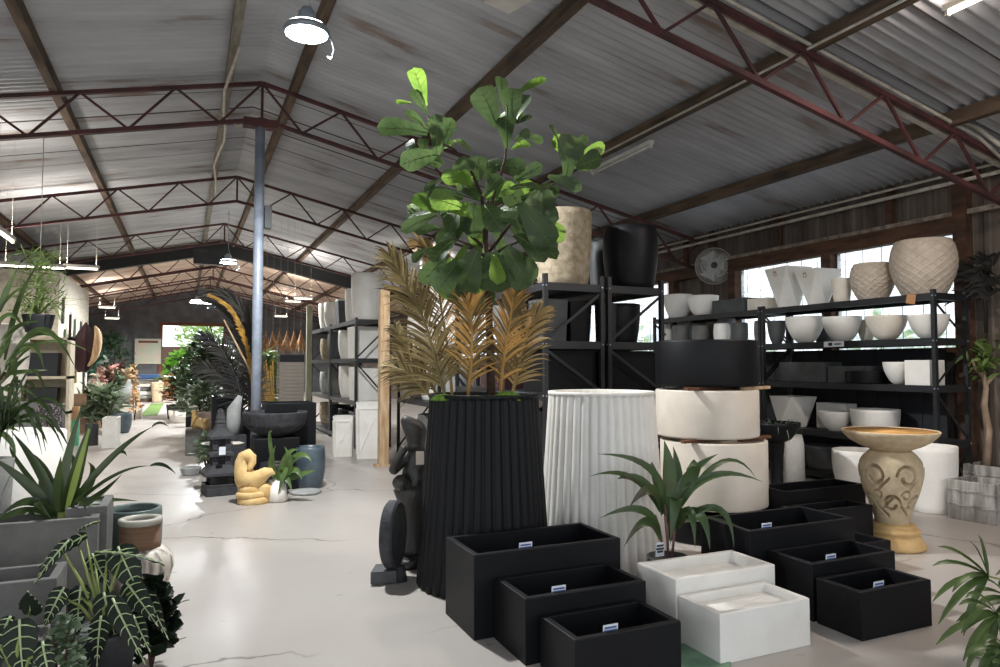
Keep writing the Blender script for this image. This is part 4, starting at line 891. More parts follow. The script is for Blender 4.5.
# cordyline between white fluted planter and drums
f = at(668, 560, D=4.72); o = V((f.x, f.y, 0)); t = thing('cordyline', 'green and bronze cordyline plant in a low black pot before the white fluted planter', 'plant', o)
zc = at(668, 556, D=4.72).z
MB().lathe([(.10, 0), (.115, .01), (.135, zc-.02), (.14, zc), (.125, zc), (.12, zc-.04), (.0005, zc-.045)], 32).build('pot', blkside, t)
mb = MB()
for a, b in (((668, 556), (664, 500)), ((672, 556), (676, 498)), ((664, 556), (655, 515))):
    p, q = at(*a, D=4.72)-o, at(*b, D=4.72)-o; mb.tube([p, (p+q)/2+V((.01, 0, 0)), q], .009, 7)
mb.build('stems', mat('pinkish_stem', '#7a5a58', .6), t)
mb = MB(); CL = [((664, 508), (648, 468), (598, 454), 11, (0, -.1, -.2)), ((660, 512), (632, 478), (590, 476), 9, (0, -.1, -.3)), ((663, 512), (640, 482), (617, 479), 15, (0, -.1, -.15)), ((662, 515), (650, 490), (629, 508), 15, (0, -.2, -.25)),
 ((660, 535), (640, 510), (600, 518), 11, (0, -.1, -.2)), ((660, 540), (645, 522), (624, 547), 12, (0, -.15, -.25)), ((668, 505), (668, 470), (664, 440), 20, (0, 0, .02)), ((670, 508), (677, 478), (673, 446), 16, (0, .05, .1)),
 ((672, 508), (690, 475), (718, 454), 13, (0, 0, .05)), ((674, 510), (695, 468), (686, 470), 16, (0, -.05, -.15)), ((676, 510), (712, 476), (763, 482), 10, (0, .0, .0)), ((678, 512), (722, 462), (756, 478), 7, (0, .2, .3)), ((672, 530), (676, 500), (670, 545), 18, (0, -.15, -.2)),
 ((680, 520), (700, 515), (710, 550), 13, (0, -.15, -.25)), ((684, 518), (720, 510), (734, 548), 9, (0, -.1, -.2)), ((678, 528), (690, 512), (695, 548), 12, (0, -.2, -.3)), ((668, 520), (655, 478), (652, 462), 12, (0, .1, .2)), ((680, 522), (715, 520), (745, 530), 6, (0, .1, .2)), ((666, 520), (690, 485), (700, 468), 12, (0, .1, .2))]
for b, m_, e, w, dd in CL: pleaf(mb, o, b, m_, e, 4.72, w*.8, 'lance', dd, (-_f+_z*.5+_r*(.3 if e[0] < 668 else -.3)), .35, 10)
mb.build('leaves', cordy, t); 
q = at(660, 551, D=4.55)-o; price_card(t, q.x, q.y, q.z+.01, .065, .09, False)
# big dracaena in the grey trough at left
DO = at(63, 518, D=4.35); o = V((DO.x, DO.y, .40)); t = thing('dracaena', 'large dracaena with long arching green leaves in the grey trough at the left', 'plant', o)
mb, my = MB(), MB(); dr = [((62, 516), (66, 470), (84, 399), 15, (0, .1, .12)), ((58, 512), (38, 468), (10, 430), 11, (0, .05, .1)), ((56, 514), (25, 482), (-12, 455), 12, (0, 0, -.1)), ((60, 512), (60, 485), (61, 456), 17, (0, -.05, -.1)),
 ((66, 512), (112, 458), (152, 427), 11, (0, .0, .05)), ((152, 427), (160, 423), (169, 427), 4, (.05, .05, .05)), ((68, 512), (112, 477), (150, 466), 6, (0, 0, -.05)), ((150, 466), (163, 465), (176, 474), 5, (-.05, -.08, -.1)), ((70, 512), (98, 496), (122, 474), 10, (0, .1, .15)),
 ((54, 516), (28, 502), (-4, 520), 12, (0, -.1, -.15)), ((52, 518), (20, 512), (-15, 530), 11, (0, -.15, -.2)), ((56, 516), (38, 502), (54, 522), 10, (0, -.12, -.18)), ((72, 516), (98, 502), (138, 501), 9, (0, .2, .3)), ((60, 510), (45, 490), (42, 462), 13, (0, .15, .2)),
 ((110, 462), (120, 452), (127, 456), 7, (.1, .1, .1)), ((66, 510), (75, 470), (68, 452), 9, (0, .15, .2)), ((70, 514), (92, 480), (88, 462), 12, (0, .2, .25)), ((62, 514), (48, 474), (30, 452), 8, (0, .15, .25)), ((68, 514), (80, 500), (86, 512), 10, (0, -.1, -.15)), ((58, 512), (20, 465), (10, 445), 6, (0, .2, .3))]
for b, m_, e, w, dd in dr: pleaf(mb, o, b, m_, e, 4.35, w*.8, 'lance', dd, (-_f+_z*.7), .3, 12)
pleaf(my, o, (66, 514), (78, 470), (95, 409), 4.32, 7, 'lance', (0, 0, .05), -_f+_z*.4, .15, 12)
pleaf(mb, o, (66, 514), (78, 470), (95, 408), 4.35, 15, 'lance', (0, 0, .0), -_f+_z*.4, .15, 12)
mb.build('leaves', drac, t); my.build('striped_leaf', dracy, t)
MB().tube([at(63, 545, D=4.35)-o, at(63, 512, D=4.35)-o], .03, 8).build('stem', stemg, t)
# grey troughs at left
def gtrough(pxr, pyr, z, W, Dp, label, m, t=.035):
    p = at(pxr, pyr, Z=z); return planter(p.x-W, p.y, W, Dp, z, m, label, 'grey_trough', t, inner=soil)
GT = gtrough(98, 517, .60, 2.4, .42, 'largest pale-rimmed grey trough at the left, holding the dracaena', gry, .045)
gtrough(57, 578, .45, 1.9, .33, 'middle grey trough stepped in front of the largest one at the left', gry, .04)
gtrough(42, 640, .30, 1.5, .22, 'lowest grey trough at the bottom left edge, behind the silver-veined plants', gry, .035)
p = at(109, 503, Z=.66); planter(p.x-.07-.16, p.y+.02, .22, .42, .64, gry, 'pale grey upright trough standing right behind the largest grey trough', 'grey_trough', .05)
# vase with brown neck
p = fl(142, 612); d = depth((p.x, p.y, 0))+.2; c = at(141, 500, D=d); K = d/FPX; zt = at(141, 518, D=d).z; zn = at(146, 547, D=d).z
t = thing('tall_vase', 'big rounded vase with a brown neck and white scratched glaze at the left', 'vase', (c.x, c.y, 0)); rn = 18.5*K; rb_ = 31*K
MB().lathe([(rb_*.55, 0), (rb_*.62, .02), (rb_*.85, zn*.28), (rb_, zn*.62), (rb_*.97, zn*.8), (rb_*.8, zn*.94), (rn*1.02, zn)], 48).build('body', mat('scratched_white_glaze', '#c9c2b6', .6, c2='#7a7066', scale=7, stretch=(3, 3, .5), bump=.1, detail=9, lo=.45, hi=.6), t)
MB().lathe([(rn*1.02, zn), (rn*.98, zn+.03), (rn*1.0, zt-.035)], 48, fn=lambda th, r, z: r).build('neck', mat('brown_wound_neck', '#8d6f58', .8, c2='#735743', scale=4, stretch=(1, 1, 40), bump=.6), t)
MB().lathe([(rn*1.0, zt-.035), (rn*1.08, zt-.02), (rn*1.06, zt), (rn*.82, zt+.004), (rn*.75, zt-.02), (rn*.75, zn), (.001, zn-.02)], 48).build('rim', mat('grey_rim', '#a5a196', .5), t)
# grey-green round pot behind
c = at(133, 510, D=4.9); zt = at(133, 508, D=4.9).z; pot(tub(26*4.9/FPX, zt, .8, .025, .02), 'green-grey glazed round pot behind the brown-necked vase', (c.x, c.y, 0), grngry)
# white drum at left
def wdrum(px0, px1, yt, yb, D_, label, m=wht):
    c = at((px0+px1)/2, 400, D=D_); r = (px1-px0)/2*D_/FPX; h = at(30, yt, D=D_).z
    return pot([(r-.02, 0), (r, .02), (r, h-.02), (r-.01, h), (r-.06, h), (r-.065, h-.015), (.001, h-.02)], label, (c.x, c.y, 0), m, 'drum_table', 'planter', 64)
wdrum(-58, 58, 432, 0, 6.0, 'big white drum planter at the left edge behind the dracaena')
# alocasias ------------------------------------------------------------
def alocasia(o, px_list, label, d, potr=.13, poth=.28, mm=aloc):
    t = thing('alocasia', label, 'plant', o)
    MB().lathe([(potr*.75, 0), (potr, poth-.02), (potr*1.05, poth), (potr*.92, poth), (.0005, poth-.03)], 28).build('pot', blkside, t)
    ms, ml, mv = MB(), MB(), MB()
    for (ax_, ay, bx, by, w, dd, tilt) in px_list:     # a = stalk joint, b = tip of the leaf
        p0 = at(ax_, ay, D=d+dd)-V(o); p2 = at(bx, by, D=d+dd-.04)-V(o); root = V((0, 0, poth-.03)); nrm = (-_f*(1-tilt)+_z*(.25+tilt)+_r*.15).normalized()
        ms.tube([root, root*.5+p0*.5+V((0, 0, .05))-_f*.02, p0-V((0, 0, .005))], [.009, .007, .004], 6)
        ln = p2-p0; sd = ln.cross(nrm).normalized(); nn = sd.cross(ln.normalized()); W = w*.66*d/FPX/2; n_ = 12
        bk = p0-ln*.22; rows = []
        for i in range(n_+1):
            s = i/n_; c = bk.lerp(p2, s); wd = W*(math.sin(PI*min(1, s*1.05+.02)**.55))**.8*(1-s*.15) if s < 1 else 0
            wd *= 1+.10*math.sin(i*PI); c = c-nn*.03*(s-.4)**2*ln.length*8
            rows.append((c, wd))
        vs = []
        for i, (c, wd) in enumerate(rows):
            wv = .012*(1 if i % 2 else -1)
            vs += [c-sd*wd+nn*(wd*.10)+nn*wv*.5, c-sd*wd*.5+nn*wd*.06, c, c+sd*wd*.5+nn*wd*.06, c+sd*wd+nn*(wd*.10)+nn*wv*.5]
        fs = [(i*5+j, i*5+j+1, (i+1)*5+j+1, (i+1)*5+j) for i in range(n_) for j in range(4)]
        ml.add(vs, fs, True)
        vw = .0035; mv.tube([rows[i][0]+nn*.004 for i in range(0, n_+1, 2)], [.0058-.0045*i/(n_/2) for i in range(0, n_//2+1)], 5)
        for i in range(1, n_, 2):
            c, wd = rows[i]; c2, wd2 = rows[min(n_, i+1)]
            for s in (-1, 1): mv.tube([c+nn*.004, c+sd*s*wd*.5+nn*(wd*.05+.005)+ln*.03, c2+sd*s*wd2*.93+nn*(wd2*.10+.005)], [.0036, .0028, .0012], 4)
    ms.build('leaf_stalks', stemg, t); ml.build('leaves', mm, t); mv.build('leaf_veins', vein, t); return t
p = V((at(105, 650, D=3.35).x, at(105, 650, D=3.35).y, 0))
alocasia(p, [(77, 540, 36, 566, 26, .1, .5), (62, 548, 32, 584, 22, .05, .4), (84, 528, 100, 520, 20, .15, .8), (122, 556, 142, 600, 48, .1, .2), (106, 602, 118, 648, 40, 0, .15), (80, 595, 76, 640, 34, 0, .15), (132, 590, 158, 626, 36, .05, .3), (108, 552, 165, 560, 20, .1, .9),
    (60, 595, 42, 630, 30, -.05, .1), (136, 622, 150, 652, 26, -.05, .1), (150, 600, 168, 640, 24, .1, .1), (118, 610, 145, 665, 30, -.1, .2), (95, 560, 110, 590, 30, .15, .2), (100, 625, 96, 668, 30, -.12, .2)], 'silver-veined alocasia in a black pot at the bottom left, with tall arrow leaves', 3.35, .14, .26)
p = V((at(20, 690, D=2.95).x, at(20, 690, D=2.95).y, 0))
alocasia(p, [(30, 610, 28, 590, 38, .1, .7), (20, 632, 24, 690, 50, 0, .2), (-4, 640, -10, 690, 40, 0, .2), (8, 622, -4, 650, 26, .1, .7), (44, 650, 52, 690, 30, 0, .3)], 'alocasia cut off by the bottom left corner, with wavy pale-edged leaves', 2.95, .13, .2)
p = V((at(62, 680, D=3.0).x, at(62, 680, D=3.0).y, 0))
o = bush(p, .09, .45, greyleaf, 260, 'small silvery-leaved plant at the bottom edge between the two alocasias', 'foliage_plant', 'plant', .05, 8, lw=.7)
p = V((at(152, 640, D=3.55).x, at(152, 640, D=3.55).y, 0))
bush(p, .13, .42, aloc, 150, 'dark round-leaved plant beside the vase at the bottom left', 'foliage_plant', 'plant', .10, 9, lw=.95, prof='oval')
# plants at the left edge: strappy leaves from a pot
p = at(8, 400, D=4.9); zb = .55
t = thing('cordyline', 'leafy green plant with long drooping straps at the left edge', 'plant', (p.x-.25, p.y, 0)); o = V(t.location)
mb = MB(); rr = random.Random(5)
for b, m_, e, w, dd in [((8, 372), (40, 330), (75, 367), 11, (0, -.1, -.2)), ((8, 372), (45, 342), (92, 353), 5, (0, .1, .2)), ((8, 366), (35, 335), (70, 345), 10, (0, 0, -.1)), ((6, 366), (30, 345), (44, 370), 9, (0, -.2, -.3)), ((5, 360), (20, 300), (40, 262), 9, (0, .2, .3)), ((0, 312), (8, 290), (18, 268), 12, (0, 0, 0)), ((-5, 320), (12, 295), (34, 284), 7, (0, 0, 0)),
    ((6, 370), (20, 352), (60, 338), 7, (0, .1, .2)), ((4, 372), (14, 360), (14, 395), 10, (0, -.2, -.3)), ((2, 375), (25, 372), (48, 370), 8, (0, 0, .1)), ((0, 378), (-8, 370), (-20, 400), 11, (0, 0, 0)), ((0, 395), (15, 385), (42, 402), 6, (0, -.1, -.2)), ((-5, 410), (8, 400), (30, 445), 6, (0, -.1, -.2)), ((-10, 430), (10, 440), (15, 462), 8, (0, 0, 0)),
    ((-10, 420), (5, 405), (22, 418), 9, (0, 0, 0)), ((-5, 390), (12, 392), (22, 412), 7, (0, 0, 0)), ((2, 340), (20, 325), (45, 322), 7, (0, 0, 0)), ((0, 350), (15, 330), (30, 325), 8, (0, 0, 0)), ((-5, 330), (10, 315), (25, 330), 9, (0, .1, .1)), ((-10, 372), (4, 350), (12, 340), 10, (0, 0, 0)), ((0, 385), (18, 365), (32, 355), 9, (0, .1, .1)), ((-12, 440), (2, 428), (20, 432), 10, (0, 0, 0))]:
    pleaf(mb, o, b, m_, e, 4.9, w*.72, 'lance', dd, -_f+_z*.7, .3, 9)
mb.build('leaves', palmg, t)
mb = MB(); c0 = at(5, 372, D=4.9)-o; mb.tube([V((0, 0, .3)), V((0, .02, .9)), c0], [.02, .016, .012], 8); mb.tube([V((0, 0, .9)), at(0, 320, D=4.9)-o], .012, 8); mb.tube([V((0, 0, .5)), at(-8, 430, D=4.9)-o], .012, 8); mb.build('stem', bark, t)
MB().lathe([(.15, 0), (.2, .3), (.21, .32), (.18, .32), (.0005, .29)], 28).build('pot', blkside, t)
# silver grassy plant beneath
p = at(8, 440, D=4.55); t = thing('grassy_plant', 'thin silver-green grassy plant at the left edge over the white drum', 'plant', (p.x-.1, p.y, 0)); o = V(t.location); mb = MB()
for i in range(34):
    e = (rr.uniform(-20, 70), rr.uniform(385, 455)); pleaf(mb, o, (2, 432), ((2+e[0])/2+5, min(e[1], 430)-rr.uniform(8, 30)), e, 4.55, rr.uniform(2, 4.5), 'strap', (0, rr.uniform(-.2, .2), rr.uniform(-.3, .3)), -_f+_z, .2, 7)
mb.build('leaves', drac, t); MB().lathe([(.1, 0), (.14, .9), (.12, .9), (.0005, .86)], 24).build('pot', gry, t)
# ------------------------------------------------------------------ lady palm at the lower right
def fanpalm(px, py, d, hubs, label, L_, nl=9, seed=1):
    p = at(px, py, D=d); o = V((p.x, p.y, 0)); t = thing('lady_palm', label, 'plant', o); rr = random.Random(seed); ms, ml = MB(), MB()
    for hx, hy, ang, dd in hubs:
        h = at(hx, hy, D=d+dd)-o; ms.tube([V((0, 0, .15)), V((0, 0, .15)).lerp(h, .5)+V((0, 0, .08)), h], [.01, .007, .005], 6)
        for k in range(nl):
            a = math.radians(ang)+(k-(nl-1)/2)*.30; dv = _r*math.cos(a)+_z*math.sin(a)*.8-_f*rr.uniform(-.1, .5); dv.normalize(); l = L_*rr.uniform(.8, 1.1)
            ml.leaf(h, h+dv*l*.6+V((0, 0, .03)), h+dv*l+V((0, 0, -.08*rr.uniform(.4, 1.6))), .033, 'strap', -_f*.5+_z, .3, 6)
    ms.build('stems', stemg, t); ml.build('leaves', palmg, t); MB().lathe([(.12, 0), (.16, .22), (.17, .24), (.14, .24), (.0005, .2)], 24).build('pot', blkside, t)
fanpalm(1045, 620, 3.75, [(988, 576, 168, 0), (998, 615, 195, -.2), (1010, 600, 150, .1), (1012, 655, 210, -.1), (1030, 580, 80, .1)], 'lady palm with fan-shaped leaves at the lower right edge', .30, 9, 3)
fanpalm(1050, 690, 3.3, [(1005, 650, 190, 0), (1012, 680, 165, -.1)], 'second lady palm cut off by the bottom right corner', .22, 8, 6)
# small tree at right wall
p = at(982, 452, D=8.0); t = thing('potted_tree', 'small tree with a twisted pale trunk and green tuft by the right wall', 'tree', (p.x, p.y, 0)); o = V(t.location)
mb = MB(); mb.tube([at(x, y, D=8.0)-o for x, y in ((985, 482), (988, 430), (984, 405), (986, 388), (983, 372))], [.05, .045, .035, .03, .02], 8); mb.tube([at(x, y, D=8.0)-o for x, y in ((986, 385), (994, 375), (1002, 366))], [.025, .02, .012], 7); mb.tube([at(x, y, D=8.0)-o for x, y in ((984, 378), (976, 370), (972, 360))], [.02, .015, .01], 7); mb.build('trunk', mat('pale_trunk', '#b09a84', .9, c2='#8f7a66'), t)
mb = MB()
for i in range(170):
    c = at(rr.gauss(988, 9), rr.gauss(362, 12), D=8.0+rr.gauss(0, .12))-o; dv = V((rr.gauss(0, 1), rr.gauss(0, 1), rr.gauss(.3, .8))).normalized()*.13; mb.leaf(c, c+dv*.5+V((0, 0, .02)), c+dv, .035, 'lance', (rr.gauss(0, 1), rr.gauss(0, 1), 1), .1, 4)
mb.build('leaves', pgreen, t); MB().lathe([(.16, 0), (.22, .32), (.2, .32), (.0005, .28)], 24).build('pot', gry, t)
# dark dried plant hanging on right
p = at(990, 280, X=8.25); t = thing('dried_bunch', 'black dried plant bunch hanging on the right wall', 'dried plant', p); mb = MB()
dk = mat('blackened_leaves', '#17150f', .8)
for i in range(60):
    a = rr.uniform(-2.9, .2); l = rr.uniform(.15, .42); y0 = rr.uniform(-.12, .12); z0 = rr.uniform(-.25, .2); mb.leaf((-.1, y0, z0), (-.15, y0+math.cos(a)*l*.5, z0+.1), (-.12-rr.uniform(0, .2), y0+math.cos(a)*l, z0-math.sin(a)*l*.6-.1), .05, 'lance', (-1, 0, 0), .2, 5)
for s in range(5): mb.leaf((-.1, 0, .1), (-.15, .2+.1*s, .15+.06*s), (-.15, .45-.05*s, .16+.09*s), .06, 'fig', (-1, 0, .3), .1, 6)
mb.build('dried_leaves', dk, t); MB().tube([(.1, 0, .3), (-.05, 0, .25), (-.1, 0, .1), (-.1, 0, -.6)], .02, 7).build('stalk', dk, t)
# ------------------------------------------------------------------ statues and sculptures
# dark stone squatting figure behind the black fluted planter
SD = 5.45; c = at(413, 500, D=SD); O = V((c.x, c.y, 0))
def sp(px, py, dd=0, r=.05, r2=None): q = at(px, py, D=SD+dd)-O; return (q.x, q.y, q.z, r, r2 or r)
t = thing('stone_statue', 'dark stone statue of a squatting figure with raised head, left of the black fluted planter', 'statue', O)
nodes = [sp(416, 482, 0, .10, .09), sp(415, 468, 0, .105, .09), sp(416, 455, 0, .085, .075), sp(416, 446, 0, .055), sp(415, 434, 0, .105, .08), sp(409, 424, -.02, .07), sp(402, 416, -.04, .03), sp(425, 424, .0, .055),
         sp(408, 457, -.06, .05), sp(398, 464, -.10, .045), sp(392, 473, -.13, .04), sp(397, 461, -.16, .034), sp(403, 451, -.16, .03), sp(406, 446, -.15, .035),
         sp(406, 486, -.08, .07), sp(396, 479, -.15, .065), sp(405, 490, -.17, .045), sp(425, 458, -.04, .05), sp(434, 468, -.08, .04), sp(428, 455, -.12, .035), sp(427, 487, -.05, .075)]
edges = [(0, 1), (1, 2), (2, 3), (3, 4), (4, 5), (5, 6), (4, 7), (2, 8), (8, 9), (9, 10), (10, 11), (11, 12), (12, 13), (0, 14), (14, 15), (15, 16), (2, 17), (17, 18), (18, 19), (0, 20)]
skin('body', nodes, edges, bronze, t, sub=2)
zt = at(413, 490, D=SD).z
MB().lathe([(.14, .06), (.15, .1), (.115, .18), (.10, zt*.5), (.12, zt-.08), (.15, zt), (.12, zt+.05), (.0005, zt+.06)], 24).build('pedestal', bronze, t)
MB().box(-.17, .17, -.17, .17, 0, .06).build('plinth', bronze, t)
q = at(420, 458, D=SD-.16)-O; MB().obox(q, (.028, -.012, 0), (.0006, .0013, 0), (0, 0, .05)).build('paper_tag', mat('beige_tag', '#cfc4b4', .7), t)
# disc sculpture on a block
DD = 4.95; c = at(393, 580, D=DD); O = V((c.x, c.y, 0)); t = thing('disc_sculpture', 'dark stone disc sculpture standing on a small block, beside the statue', 'sculpture', O)
zc = at(391, 534, D=DD).z; ax = (_r*.985-_f*.17).normalized(); sd2 = V((0, 0, 1)).cross(ax); Rr = 33*DD/FPX; vs = []
mb = MB(); n = 48; rings = [(.93, -.045), (1, -.03), (1, .03), (.93, .045)]
for (k, off) in rings:
    for j in range(n): a = 2*PI*j/n; vs.append(V((0, 0, zc))+ax*off+(sd2*math.cos(a)*.8+_z*math.sin(a))*Rr*k)
fs = [(i*n+j, i*n+(j+1) % n, (i+1)*n+(j+1) % n, (i+1)*n+j) for i in range(3) for j in range(n)]+[tuple(range(n))[::-1], tuple(3*n+j for j in range(n))]
mb.add(vs, fs); mb.build('disc', lava, t)
MB().tube([(0, 0, .09), (0, 0, zc-Rr+.03)], [.02, .018], 10).build('spindle', bronze, t)
MB().obox(_r*-.05+_z*.05, _r*.085+_f*.02, _f*.10, (0, 0, .04)).build('block', dgry, t); MB().tube([_r*.04, _r*.04+_z*.1], [.06, .045], 16).build('foot', lava, t)
p = fl(406, 575); o = MB().lathe([(.05, 0), (.07, .01), (.075, .05), (.065, .07), (.06, .065), (.0005, .03)], 24).build('small_dish', bronze, loc=(p.x+.08, p.y+.16, 0)); tag(o, 'small shiny dark dish on the floor between the disc and the fluted planter', 'dish')
# pagoda lantern
f = fl(236, 497); d = depth((f.x, f.y, 0))+.2; c = at(220, 450, D=d); K = d/FPX; O = V((c.x, c.y, 0)); t = thing('pagoda_lantern', 'black lava stone pagoda lantern with stacked square roofs, left of the steel post', 'lantern', O, .15)
def zz(py): return at(220, py, D=d).z
def sqf(mb, w0, z0, w1, z1):
    a, b = w0/2, w1/2; mb.add([(-a, -a, z0), (a, -a, z0), (a, a, z0), (-a, a, z0), (-b, -b, z1), (b, -b, z1), (b, b, z1), (-b, b, z1)], [(3, 2, 1, 0), (4, 5, 6, 7), (0, 1, 5, 4), (1, 2, 6, 5), (2, 3, 7, 6), (3, 0, 4, 7)])
W0 = 29*K
mb = MB(); sqf(mb, W0, 0, W0, .09); sqf(mb, W0*.92, .09, W0*.92, .13); sqf(mb, W0, .13, W0*.95, zz(487)); bevel(mb.build('base', lava, t), .006)
def tier(ytop, yeave, ybody, w, nm):
    mb = MB(); sqf(mb, w*1.02, zz(yeave), w, zz(yeave)+.03); sqf(mb, w, zz(yeave)+.03, w*.55, zz(ytop)); r_ = mb.build('roof', lava, t)
    mb = MB(); b = w*.5; z0, z1 = zz(ybody), zz(yeave)
    for sx_ in (-1, 1):
        for sy_ in (-1, 1): mb.box(sx_*b/2-.03, sx_*b/2+.03, sy_*b/2-.03, sy_*b/2+.03, z0, z1)
    mb.box(-b*.42, b*.42, -b*.42, b*.42, z0, z1); mb.build('lantern_body', lava, t)
sqf_ = tier(464, 474, 487, 32*K, 0); tier(449, 455, 464, 23*K, 1); tier(430, 438, 449, 23*K, 2)
mb = MB(); 
for k, (a, b) in enumerate([(13, 428), (10, 424), (9, 420), (8, 416), (6, 412.5)]): sqf(mb, a*K, zz(b)-.03, a*K*.75, zz(b)+.012); sqf(mb, a*K*.5, zz(b)+.0, a*K*.5, zz(b)+.045)
mb.build('finial', lava, t); q = at(219, 451, D=d-.22)-O; MB().obox((q.x, q.y, q.z), (.035, 0, 0), (0, .0015, 0), (0, 0, .045)).build('price_card', tagw, t)
for (px, py, lb, m) in ((213, 443.5, 'left', wht), (236, 443.5, 'right', pale)):
    q = at(px, py, D=d+.1); o = MB().lathe([(.0005, -.03), (.08, -.015), (.12, .0), (.08, .012), (.0005, .014)], 24).build('shell_dish', m, loc=(q.x-.02, q.y+.05, q.z)); tag(o, 'pale pointed dish wedged at the %s of the pagoda lantern top tier' % lb, 'dish')
# yellow stone bird
f = fl(252, 505); d = depth((f.x, f.y, 0))+.1; c = at(253, 480, D=d); O = V((c.x, c.y, 0)); K = d/FPX
def bp_(px, py, dd=0, r=.05, r2=None): q = at(px, py, D=d+dd)-O; return (q.x, q.y, q.z, r, r2 or r)
t = thing('stone_bird', 'carved yellow sandstone bird with a curved neck on a lumpy base', 'sculpture', O)
mb = MB(); P3 = lambda x, y, dd=0: at(x, y, D=d+dd)-O
mb.tube([P3(*q) for q in ((250, 488), (248, 482), (245, 476), (242, 469), (242, 462), (244, 457), (248, 455), (251, 458), (252, 463), (250, 468, -.05), (247, 472, -.07))], [.02, .12, .115, .085, .072, .07, .07, .06, .045, .03, .008], 16)
mb.tube([P3(*q) for q in ((248, 484), (254, 481), (260, 477), (266, 473), (271, 472), (275, 474))], [.07, .10, .085, .065, .045, .008], 14)
mb.build('bird_body', yel, t)
mb = MB()
for k, (w, z0, z1, dx) in enumerate([(.17, 0, .07, .01), (.165, .07, .13, -.01), (.12, .13, .19, -.03)]): mb.lathe([(w*.95, z0), (w, z0+.015), (w, z1-.02), (w*.92, z1)], 20, c=(dx, 0, 0), sy=.8)
mb.lathe([(.085, .0), (.09, .17), (.075, .21), (.0005, .215)], 14, c=(.11, -.02, 0), sy=.8); mb.build('base', yel, t)
# white pot with green plant
f = fl(277, 503); d = depth((f.x, f.y, 0))+.1; c = at(277, 480, D=d); O = V((c.x, c.y, 0)); K = d/FPX; t = thing('potted_spathiphyllum', 'green leafy plant in a small white tapered pot by the yellow bird', 'plant', O); h = at(277, 480, D=d).z
MB().lathe([(.10, 0), (.12, .02), (.085, h), (.07, h), (.0005, h-.03)], 28).build('pot', wht, t); mb = MB()
for b, m_, e, w in [((277, 480), (284, 470), (278, 495), 10), ((278, 480), (290, 465), (284, 446), 8), ((276, 480), (272, 462), (276, 445), 7), ((278, 480), (298, 456), (312, 462), 8), ((280, 480), (294, 470), (302, 480), 8), ((276, 478), (266, 470), (260, 480), 6), ((279, 478), (288, 455), (298, 450), 7), ((276, 480), (270, 440), (272, 432), 4), ((280, 482), (300, 475), (316, 470), 7), ((278, 482), (286, 478), (292, 492), 7)]:
    pleaf(mb, O, b, m_, e, d, w, 'lance', (0, -.05, -.1), -_f+_z*.7, .25, 8)
mb.build('leaves', mat('bright_leaf', '#42592f', .45, c2='#5f7a40', trans=.2, tv=1.4), t)
# big black bowl on pedestal
Db = 8.7; c = at(275, 440, D=Db); O = V((c.x, c.y, 0)); K = Db/FPX; t = thing('pedestal_bowl', 'large black stone bowl with a beaded band on a square pedestal', 'fountain bowl', O); R_ = 31*K; z1 = at(276, 411.5, D=Db).z
def bead(th, r, z): return r+(.008*(math.sin(34*th) > .1) if z1-.16 < z < z1-.11 else 0)
MB().lathe([(.14, z1-.30), (R_*.5, z1-.28), (R_*.78, z1-.22), (R_*.93, z1-.155), (R_*.93, z1-.13), (R_*.94, z1-.115), (R_*.97, z1-.08), (R_, z1-.02), (R_, z1), (R_-.04, z1), (R_*.8, z1-.1), (.0005, z1-.17)], 136, fn=bead).build('bowl', lava, t)
bevel(MB().box(-.26, .26, -.26, .26, 0, z1-.301).build('pedestal', blk, t), .01)
c = at(288, 455, D=9.2); rbox(c.x, c.y, .62, .55, 0, at(288, 402, D=9.2).z, blk, 'big black box planter behind the black stone bowl', name='box_planter')
for (px0, px1, yt, yb, lb, m) in ((297, 325, 446, 490, 'blue-grey glazed round pot right of the potted green plant', blugry), (262, 290, 462, 497, 'dark squat pot behind the yellow bird', blkside)):
    floorpot(px0, px1, yt, yb, lambda r, h: tub(r, h, .82, .02, .02), m, lb)
floorpot(292, 322, 488, 496, lambda r, h: [(r*.9, 0), (r, .01), (r, .03), (r*.9, .035), (.0005, .03)], lgry, 'grey saucer under the blue-grey pot', 'saucer', cat='saucer')
# stack of grey trays
c = at(290, 410, D=12.2); t0 = None; K = 12.2/FPX; z = at(290, 412, D=12.2).z
o = tag(bevel(MB().box(-.30, .30, -.3, .3, 0, z-.005).build('display_block', blk, loc=(c.x, c.y, 0)), .01), 'black block under the tall stack of grey trays', 'block')
zt = at(290, 362, D=12.2).z; nT = 14; hh = (zt-z)/nT
for k in range(nT):
    if t0 is None: t0 = MB().trough(.42, .42, hh-.004, .02, hh*.6, taper=.06).build('square_tray', mat('taupe_tray', '#8f877d', .7), loc=(c.x, c.y, z)); tag(t0, 'taupe square tray at the bottom of the tall tray stack', 'tray', 'tray stack'); oo = t0
    else:
        oo = t0.copy(); col.objects.link(oo); oo.location = (c.x, c.y, z+k*hh)
        oo['label'] = 'taupe square tray, %s from the bottom of the tall tray stack' % ['', 'second', 'third', 'fourth', 'fifth', 'sixth', 'seventh', 'eighth', 'ninth', 'tenth', 'eleventh', 'twelfth', 'thirteenth', 'topmost and fourteenth'][k]
rbox(c.x, c.y, .40, .4, zt+.001, .12, blk, 'black square pot crowning the tall stack of trays', name='square_pot')
# bamboo sticks bundle
c = at(266, 408, D=11.5); t = thing('bamboo_bundle', 'bundle of orange bamboo sticks in a pot leaning right of the steel post', 'bamboo', (c.x, c.y, 0)); O = V(t.location); mb = MB()
for k in range(9): mb.tube([at(264+k*1.3, 412, D=11.5)-O, at(255+k*2.2, 370-(k % 3)*5, D=11.6)-O], .012, 6)
mb.build('sticks', orange, t); z = at(266, 410, D=11.5).z; MB().lathe([(.12, 0), (.15, z-.02), (.15, z+.05), (.13, z+.05), (.0005, z)], 24).build('pot', blkside, t)
